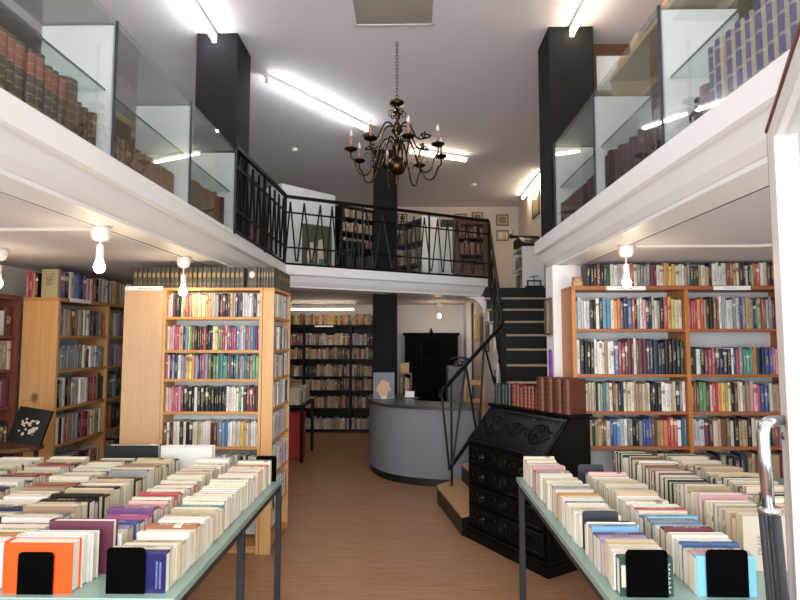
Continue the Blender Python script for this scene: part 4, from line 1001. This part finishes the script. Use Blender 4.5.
# brown glazed cabinet
t = thing('display_cabinet', 'brown wooden cabinet with glazed door at the stair end of the gallery', 'cabinet', (1.0, 8.5, ZG))
obj('carcass', MB().box(.70, .725, 8.3, 8.6, ZG, 3.42).box(1.2, 1.225, 8.3, 8.6, ZG, 3.42).box(.725, 1.2, 8.58, 8.6, ZG, 3.42).box(.69, 1.235, 8.29, 8.61, 3.42, 3.45).box(.725, 1.2, 8.3, 8.58, ZG, ZG+.3), 'brown', t)
for z in (2.9, 3.16): obj('shelf', MB().box(.726, 1.199, 8.32, 8.579, z-.02, z), 'redwood', t)
d = obj('door', MB().box(.73, .78, 8.28, 8.3, ZG+.3, 3.41).box(1.145, 1.195, 8.28, 8.3, ZG+.3, 3.41).box(.78, 1.145, 8.28, 8.3, ZG+.3, ZG+.35).box(.78, 1.145, 8.28, 8.3, 3.36, 3.41), 'brown', t)
obj('pane', MB().box(.78, 1.145, 8.288, 8.292, ZG+.35, 3.36), 'glass', d)
fill_row('gallery_book', 'RRtRnRtRRn', (.74, 8.36), (1, 0), .42, 2.9005, (.16, .22), .16, 'old book', 'lower shelf of the brown glazed cabinet', 'old books upstairs')
fill_row('gallery_book', 'tRntRRtnR', (.74, 8.36), (1, 0), .42, 3.1605, (.16, .2), .16, 'old book', 'upper shelf of the brown glazed cabinet', 'old books upstairs')
# framed pictures upstairs
def picture(label, c, w, h, face, mat='print', fr='darkframe', border=.03, group='framed pictures'):
    """face: unit vector the picture looks along"""
    rz = math.atan2(face[0], -face[1]); t = thing('framed_picture', label, 'picture', c, rz, group)
    b = border; fm = MB()
    for x0, x1, z0, z1 in ((-w/2, w/2, -h/2, -h/2+.018), (-w/2, w/2, h/2-.018, h/2), (-w/2, -w/2+.018, -h/2+.018, h/2-.018), (w/2-.018, w/2, -h/2+.018, h/2-.018)): fm.box(x0, x1, -.022, 0, z0, z1)
    LO('frame', fm, fr, t)
    LO('mount', MB().box(-w/2+.018, w/2-.018, -.008, -.001, -h/2+.018, h/2-.018), 'mount', t)
    LO('image', MB().box(-w/2+.018+b, w/2-.018-b, -.011, -.0085, -h/2+.018+b, h/2-.018-b), mat, t)
by = YB
picture('small framed print just right of the column on the upstairs back wall', (-.13, by, 3.98), .2, .17, (0, -1))
picture('framed print above the brown glazed cabinet, left of two', (1.02, by, 3.98), .24, .16, (0, -1))
picture('framed print above the brown glazed cabinet, right of two', (1.36, by, 4.0), .22, .17, (0, -1))
picture('framed etching, upper of two by the stairs upstairs', (1.85, by, 3.93), .24, .22, (0, -1))
picture('framed glass reflecting light, lower of two by the stairs', (1.85, by, 3.62), .24, .21, (0, -1), 'mirror')
picture('tall dark frame on the upstairs wall beside the stairs', (2.17, 9.1, 3.88), .5, .42, (-1, 0), 'mirror')
# white shelf unit, typewriter and press at the head of the stairs
t = thing('shelf_unit', 'white shelf unit with its side to the stairs, black typewriter on top', 'shelf unit', (1.95, 8.75, ZG))
obj('side_panel', MB().box(1.80, 2.15, 8.55, 8.575, ZG, 3.06), 'white_lam', t)
obj('side_panel', MB().box(1.80, 2.15, 9.3, 9.325, ZG, 3.06), 'white_lam', t)
for z in (2.42, 2.73, 3.06): obj('shelf', MB().box(1.80, 2.149, 8.576, 9.299, z-.025, z), 'white_lam', t)
fill_row('gallery_book', 'gtntRgkctRtgnkt', (1.83, 9.28), (0, -1), .69, 2.4205, (.18, .24), .2, 'old book', 'lower level of the white shelf unit', 'old books upstairs')
fill_row('gallery_book', 'ktRgtcnkgtRtgt', (1.83, 9.28), (0, -1), .69, 2.7305, (.18, .24), .2, 'old book', 'upper level of the white shelf unit', 'old books upstairs')
t = thing('typewriter', 'old black typewriter on the white shelf unit at the stair head', 'typewriter', (1.97, 8.75, 3.061), .3); t.scale = (1.25, 1.25, 1.35)
LO('body', MB().prism([(-.17, 0), (.17, 0), (.17, .1), (.03, .13), (-.05, .07), (-.17, .035)], -.15, .15, 0, Matrix(((0, 0, 1, 0), (1, 0, 0, 0), (0, 1, 0, .0005), (0, 0, 0, 1)))), 'blackmatt', t, bev=.006)
LO('platen', MB().tube([(-.2, .1, .15), (.2, .1, .15)], .022, 12).tube([(-.23, .1, .15), (-.2, .1, .15)], .03, 12).tube([(.2, .1, .15), (.23, .1, .15)], .03, 12), 'blackmatt', t)
for r in range(3):
    for k in range(8): LO('key', MB().lathe([(.009, 0), (.009, .01), (.006, .012)], (-.115+.033*k, -.14+.035*r, .045+.015*r), 8), 'darkframe', t)
LO('carriage_lever', MB().tube([(-.2, .1, .17), (-.22, .02, .22)], .006, 6), 'chrome', t)
t = thing('copying_press', 'small black iron press on the floor at the stair head', 'press', (1.93, 8.3, ZG))
obj('base', MB().box(1.80, 2.06, 8.25, 8.4, ZG+.0005, ZG+.03), 'blackmatt', t)
obj('frame', MB().box(1.82, 1.84, 8.31, 8.34, ZG+.03, ZG+.1).box(2.02, 2.04, 8.31, 8.34, ZG+.03, ZG+.1).box(1.82, 2.04, 8.31, 8.34, ZG+.1, ZG+.12), 'blackmatt', t)
obj('screw', MB().tube([(1.93, 8.325, ZG+.05), (1.93, 8.325, ZG+.17)], .008, 8).tube([(1.86, 8.325, ZG+.165), (2.0, 8.325, ZG+.19)], .007, 8), 'blackmatt', t)

# ------------------------------------------------------------------ ground floor, back
t = thing('armoire', 'black carved double-door armoire against the back wall behind the counter', 'armoire', (.39, 9.5, 0))
obj('carcass', MB().box(-.07, .84, 9.32, 9.74, 0, 1.64), 'armoire', t)
obj('cornice', MB().box(-.1, .87, 9.29, 9.745, 1.64, 1.69), 'armoire', t, bev=.01)
for a, b in ((-.055, .38), (.39, .825)):
    d = obj('door', MB().box(a, b, 9.3, 9.32, .08, 1.61), 'armoire', t, bev=.004)
    pn = MB()
    for k in range(5): x = a+.06+k*(b-a-.12)/4; pn.tube([(x, 9.298, .14), (x, 9.298, 1.55)], .012, 6)
    obj('fluting', pn, 'armoire', d)
cr = MB()
for r in (.13, .09, .05): cr.tube([(.385+r*math.cos(q*PI/10), 9.285, 1.45+r*math.sin(q*PI/10)) for q in range(20)], .012, 6, closed=True)
obj('medallion', cr, 'armoire', t)
obj('finial', MB().lathe([(.03, 0), (.035, .02), (.015, .04), (.02, .06), (.003, .085)], (.385, 9.4, 1.69), 12), 'armoire', t)
struct('trim_4', MB().box(.98, 1.06, 9.2, 9.75, 0, ZU), 'wall')
t = thing('office_cabinet', 'grey cabinet behind the counter in front of the armoire', 'cabinet', (.63, 7.3, 0))
obj('carcass', MB().box(.52, .78, 7.26, 7.6, 0, 1.22), 'greybox', t, bev=.003)
obj('door', MB().box(.525, .775, 7.245, 7.26, .05, 1.2), 'greybox', t)
t = thing('telephone', 'dark old telephone on the grey cabinet', 'telephone', (.69, 7.42, 1.22))
obj('body', MB().prism([(-.09, 0), (.09, 0), (.05, .07), (-.05, .07)], -.07, .07, 0, Matrix(((1, 0, 0, .69), (0, 0, 1, 7.42), (0, 1, 0, 1.2205), (0, 0, 0, 1)))), 'blackmatt', t, bev=.01)
obj('dial', MB().lathe([(.04, 0), (.04, .008), (.01, .01)], (0, 0, 0), 16, 0, Matrix.Translation((.69, 7.347, 1.26)) @ Matrix.Rotation(PI/2, 4, 'X')), 'steel', t, True)
obj('handset', MB().tube([(.58, 7.42, 1.30), (.6, 7.42, 1.325), (.69, 7.42, 1.335), (.78, 7.42, 1.325), (.8, 7.42, 1.30)], [.028, .018, .014, .018, .028], 10), 'blackmatt', t, True)
t = thing('chair', 'plain wooden chair behind the counter beside the stair wall', 'chair', (.86, 7.0, 0))
for x in (.74, .98):
    obj('leg', MB().box(x-.018, x+.018, 7.18, 7.215, 0, 1.06), 'tanwood', t); obj('leg', MB().box(x-.018, x+.018, 6.8, 6.835, 0, .45), 'tanwood', t)
obj('seat', MB().box(.72, 1.0, 6.79, 7.22, .45, .48), 'tanwood', t)
obj('backrest', MB().box(.76, .96, 7.185, 7.205, .98, 1.05).box(.76, .96, 7.185, 7.205, .75, .8), 'tanwood', t)
# things on the counter
CT = .8555
t = thing('framed_picture', 'picture of pale roses standing on the counter before the column', 'picture', (-.31, 6.68, CT), -.02)
LO('board', MB().box(-.13, .13, 0, .012, 0, .32), 'roseback', t)
rm = MB()
for x, z, r in ((-.03, .15, .045), (.03, .17, .04), (0, .11, .045), (.055, .12, .035), (-.06, .11, .035), (-.01, .2, .035), (.02, .065, .03), (-.04, .06, .025)):
    rm.lathe([(r, 0), (r*.95, .002), (.001, .0035)], (0, 0, 0), 12, 0, Matrix.Translation((x, -.0002, z)) @ Matrix.Rotation(PI/2, 4, 'X'))
LO('painted_roses', rm, 'rose', t)
LO('painted_vase', MB().prism([(-.03, .0), (.03, .0), (.04, .05), (-.04, .05)], 0, .002, 0, Matrix(((1, 0, 0, 0), (0, 0, -1, 0), (0, 1, 0, 0), (0, 0, 0, 1)))), 'mount', t)
t = thing('counter_shelf', 'small brown shelf rack behind the counter right of the column', 'shelf unit', (-.05, 7.6, 0))
for x in (-.145, .02): obj('upright', MB().box(x, x+.018, 7.5, 7.72, 0, 1.1), 'brown', t)
for z in (.5, .8, 1.1): obj('shelf', MB().box(-.145, .038, 7.5, 7.72, z-.0, z+.018), 'brown', t)
tag(obj('wooden_box', MB().box(-.12, .0, 7.54, 7.68, 1.119, 1.24).box(-.125, .005, 7.535, 7.685, 1.24, 1.255), 'tanwood', bev=.003), 'honey coloured wooden box on the small brown rack', 'box')
fill_row('gallery_book', 'tkcu', (-.12, 7.52), (1, 0), .13, .8185, (.2, .25), .16, 'old book', 'small brown rack behind the counter', 'old books behind the counter')
t = thing('card_stand', 'white price card leaning in a black holder on the counter', 'card', (.02, 6.75, CT))
obj('holder', MB().box(-.06, .12, 6.74, 6.80, CT, CT+.012).tube([(.1, 6.78, CT+.01), (.07, 6.77, CT+.1)], .006, 6), 'blackmatt', t)
obj('card', MB().box(-.05, .065, 6.765, 6.768, CT+.012, CT+.085), 'paper', t)
# pictures on the stair wall
picture('tall gilt frame on the wall under the stairs, farthest of three', (1.1, 8.75, 1.76), .3, .42, (-1, 0), 'mirror', 'gold')
picture('dark frame on the wall under the stairs, second of three', (1.1, 8.15, 1.72), .26, .5, (-1, 0))
picture('dark frame on the wall under the stairs, nearest of three', (1.1, 7.55, 1.62), .22, .42, (-1, 0), 'mirror')
t = thing('poster', 'white poster with a dark drawing leaning by the foot of the stair wall', 'poster', (1.09, 7.0, .84))
obj('sheet', MB().box(1.086, 1.098, 6.72, 7.02, .84, 1.28), 'paper', t)
dm = MB().tube([(1.084, 6.9, .9), (1.084, 6.85, 1.02), (1.084, 6.9, 1.1), (1.084, 6.84, 1.2)], .012, 5).tube([(1.084, 6.8, .9), (1.084, 6.84, 1.0), (1.084, 6.79, 1.12)], .01, 5)
obj('drawing', dm, 'steel', t)
# rear table with books
t = thing('side_table', 'small black table with books before the rear bookcase', 'table', (-1.6, 7.3, 0))
obj('tabletop', MB().box(-1.95, -1.37, 7.05, 7.85, .70, .73), 'blackwood', t)
for x in (-1.93, -1.39):
    for y in (7.07, 7.83): obj('leg', MB().box(x-.02, x+.02, y-.02, y+.02, 0, .70), 'blackwood', t)
fill_row('gallery_book', 'cbtctbcwtbctcbt', (-1.42, 7.08), (0, 1), .72, .7305, (.17, .22), .16, 'old book', 'small black table before the rear bookcase', 'old books on the black table')
tag(obj('red_crate', MB().box(-1.65, -1.42, 7.3, 7.5, 0, .02).box(-1.65, -1.63, 7.3, 7.5, .02, .6).box(-1.44, -1.42, 7.3, 7.5, .02, .6).box(-1.63, -1.44, 7.3, 7.32, .02, .6).box(-1.63, -1.44, 7.48, 7.5, .02, .6), 'redplastic'), 'red bin under the small black table', 'bin')
# pier beside the oak bookcase: mirror frame and purple lanyard
picture('narrow gilt-edged frame on the white pier beside the oak bookcase', (1.185, 4.57, 1.78), .19, .31, (-1, 0), 'mirror', 'darkframe', .012)
lp = [(1.174, 4.53+.03*math.cos(q*PI/6), 1.44+.06*math.sin(q*PI/6)) for q in range(12)]
tag(obj('lanyard', MB().tube(lp, .008, 6, closed=True).tube([(1.174, 4.505, 1.42), (1.174, 4.50, 1.3), (1.174, 4.505, 1.2)], .009, 6).tube([(1.174, 4.555, 1.42), (1.174, 4.55, 1.3), (1.174, 4.555, 1.22)], .009, 6), 'purple', smooth=True), 'purple lanyard hanging on the white pier beside the oak bookcase', 'lanyard')
# wooden plant stand and the leaning art book by the pine panel
t = thing('wooden_stool', 'dark wooden stool with a rounded seat before the pine end panel', 'stool', (-2.85, 3.85, 0))
sp = [(-2.85+.24*math.cos(q*PI/12)*(.79 if math.cos(q*PI/12) < 0 else 1), 3.85+.16*math.sin(q*PI/12)) for q in range(24)]
obj('seat', MB().prism(sp, .81, .84), 'brown', t, bev=.006)
for x, y in ((-2.98, 3.77), (-2.7, 3.77), (-2.98, 3.93), (-2.7, 3.93)):
    obj('leg', MB().tube([(x, y, .81), (x+(x+2.85)*.15, y, .004)], [.016, .02], 8), 'brown', t, True)
obj('stretcher', MB().tube([(-3.01, 3.77, .3), (-2.69, 3.77, .3)], .01, 6).tube([(-3.01, 3.93, .3), (-2.69, 3.93, .3)], .01, 6), 'brown', t)
t = thing('art_book', 'large black book with a flower picture leaning on the wooden stool', 'book', (-2.72, 3.80, .841), .05)
sh = Matrix.Rotation(-.3, 4, 'X') @ Matrix.Rotation(.16, 4, 'Y')
LO('cover', MB().box(-.115, .125, 0, .018, 0, .25, 0, sh @ Matrix.Translation((0, 0, .02))), 'black', t)
fm = MB(); random.seed(3)
for k in range(34):
    x, z, r = R(-.06, .06), R(.08, .19), R(.004, .012)
    fm.lathe([(r, 0), (r*.9, .001), (.001, .002)], (0, 0, 0), 10, 0, sh @ Matrix.Translation((x, -.0002, z)) @ Matrix.Rotation(PI/2, 4, 'X'))
LO('printed_flowers', fm, 'pinkart', t)

# ------------------------------------------------------------------ the open glass door at the right
fe = Vector((.896, 1.295)); hd = Vector((-.42, -.79)).normalized(); 
dr = math.atan2(hd.y, hd.x)
t = tag(bpy.data.objects.new('door_2', None), None, None, None, 'structure'); link(t)
t.location = (fe.x, fe.y, 0); t.rotation_euler = (0, 0, dr); WM[t.name] = Matrix.Translation((fe.x, fe.y, 0)) @ Matrix.Rotation(dr, 4, 'Z')
DW, DH = .9, 2.1
LO('leaf_frame', MB().box(0, .12, -.022, .022, .01, DH).box(DW-.1, DW, -.022, .022, .01, DH).box(.12, DW-.1, -.022, .022, DH-.05, DH).box(.12, DW-.1, -.022, .022, .01, .22), 'fascia', t, bev=.003)
LO('pane', MB().box(.12, DW-.1, -.004, .004, .22, DH-.05), 'glass', t)
LO('seal', MB().box(-.006, 0, -.022, .022, .01, DH+.006).box(0, DW, -.026, .02, DH, DH+.008), 'maroon', t)
# pull handle: bent chrome bar with a ribbed grip
hp = obj('pull_handle', MB().tube([(.868, 1.265, 1.412), (.82, 1.235, 1.416), (.785, 1.206, 1.419), (.77, 1.2, 1.412), (.766, 1.2, 1.39), (.767, 1.2, 1.34), (.7715, 1.2, 1.23)], .0125, 14).tube([(.868, 1.265, 1.378), (.852, 1.255, 1.378)], .011, 10), 'chrome', t, True)
gr = MB(); p0, p1 = Vector((.772, 1.2, 1.228)), Vector((.802, 1.2, .62))
vs = []; n = 32
for i in range(2):
    c = (p0, p1)[i]
    for j in range(n):
        a = 2*PI*j/n; r = .0205 if j % 2 else .017
        vs.append((c.x+r*math.cos(a), c.y+r*math.sin(a), c.z))
gr.add(vs, [(j, (j+1) % n, n+(j+1) % n, n+j) for j in range(n)]+[tuple(range(n)), tuple(range(2*n-1, n-1, -1))])
obj('grip', gr, 'rubber', hp)
obj('ferrule', MB().tube([(.772, 1.2, 1.226), (.7715, 1.2, 1.238)], .022, 20), 'chrome', hp, True)

# ------------------------------------------------------------------ light and camera
w = bpy.data.worlds.new('World'); SC.world = w; w.use_nodes = True
bg = w.node_tree.nodes['Background']; bg.inputs[0].default_value = (.93, .96, 1, 1); bg.inputs[1].default_value = 1.0
def area(name, loc, tgt, sx, sy, power, col):
    l = bpy.data.lights.new(name, 'AREA'); l.shape = 'RECTANGLE'; l.size = sx; l.size_y = sy; l.energy = power; l.color = col
    o = bpy.data.objects.new(name, l); link(o); o.location = loc
    o.rotation_euler = (Vector(tgt)-Vector(loc)).to_track_quat('-Z', 'Y').to_euler(); return o
DAY = (.98, .985, 1)
area('daylight_shop_window_left', (-1.8, .1, 1.6), (-1.5, 4, 1.3), 2.0, 1.5, 45, DAY)
area('daylight_shop_window_right', (1.7, .1, 1.6), (1.4, 4, 1.3), 1.7, 1.5, 45, DAY)
area('flash_like_doorway_fill', (0, -.6, 1.7), (0, 5, 1.6), 1.0, 1.8, 75, DAY)  # added frontal fill outside the open door, flash-like on top of daylight
area('daylight_upper_window', (0, .15, 3.2), (0, 5, 3.0), 4.5, 1.3, 110, DAY)

cam = bpy.data.cameras.new('Camera'); co = bpy.data.objects.new('Camera', cam); link(co)
cam.sensor_fit = 'HORIZONTAL'; cam.sensor_width = 36; cam.lens = 540/800*36; cam.clip_start = .02
co.location = (0, 0, 1.6)
co.rotation_euler = (PI/2+math.radians(4.0247), 0, math.radians(.9548))
SC.camera = co
vs_ = SC.view_settings
vs_.view_transform = 'Standard'; vs_.look = 'None'; vs_.gamma = 1; vs_.exposure = 0.45; vs_.use_curve_mapping = False
SC.cycles.max_bounces = 8; SC.cycles.transparent_max_bounces = 16; SC.cycles.caustics_reflective = False; SC.cycles.caustics_refractive = False
SC.cycles.sample_clamp_indirect = 6
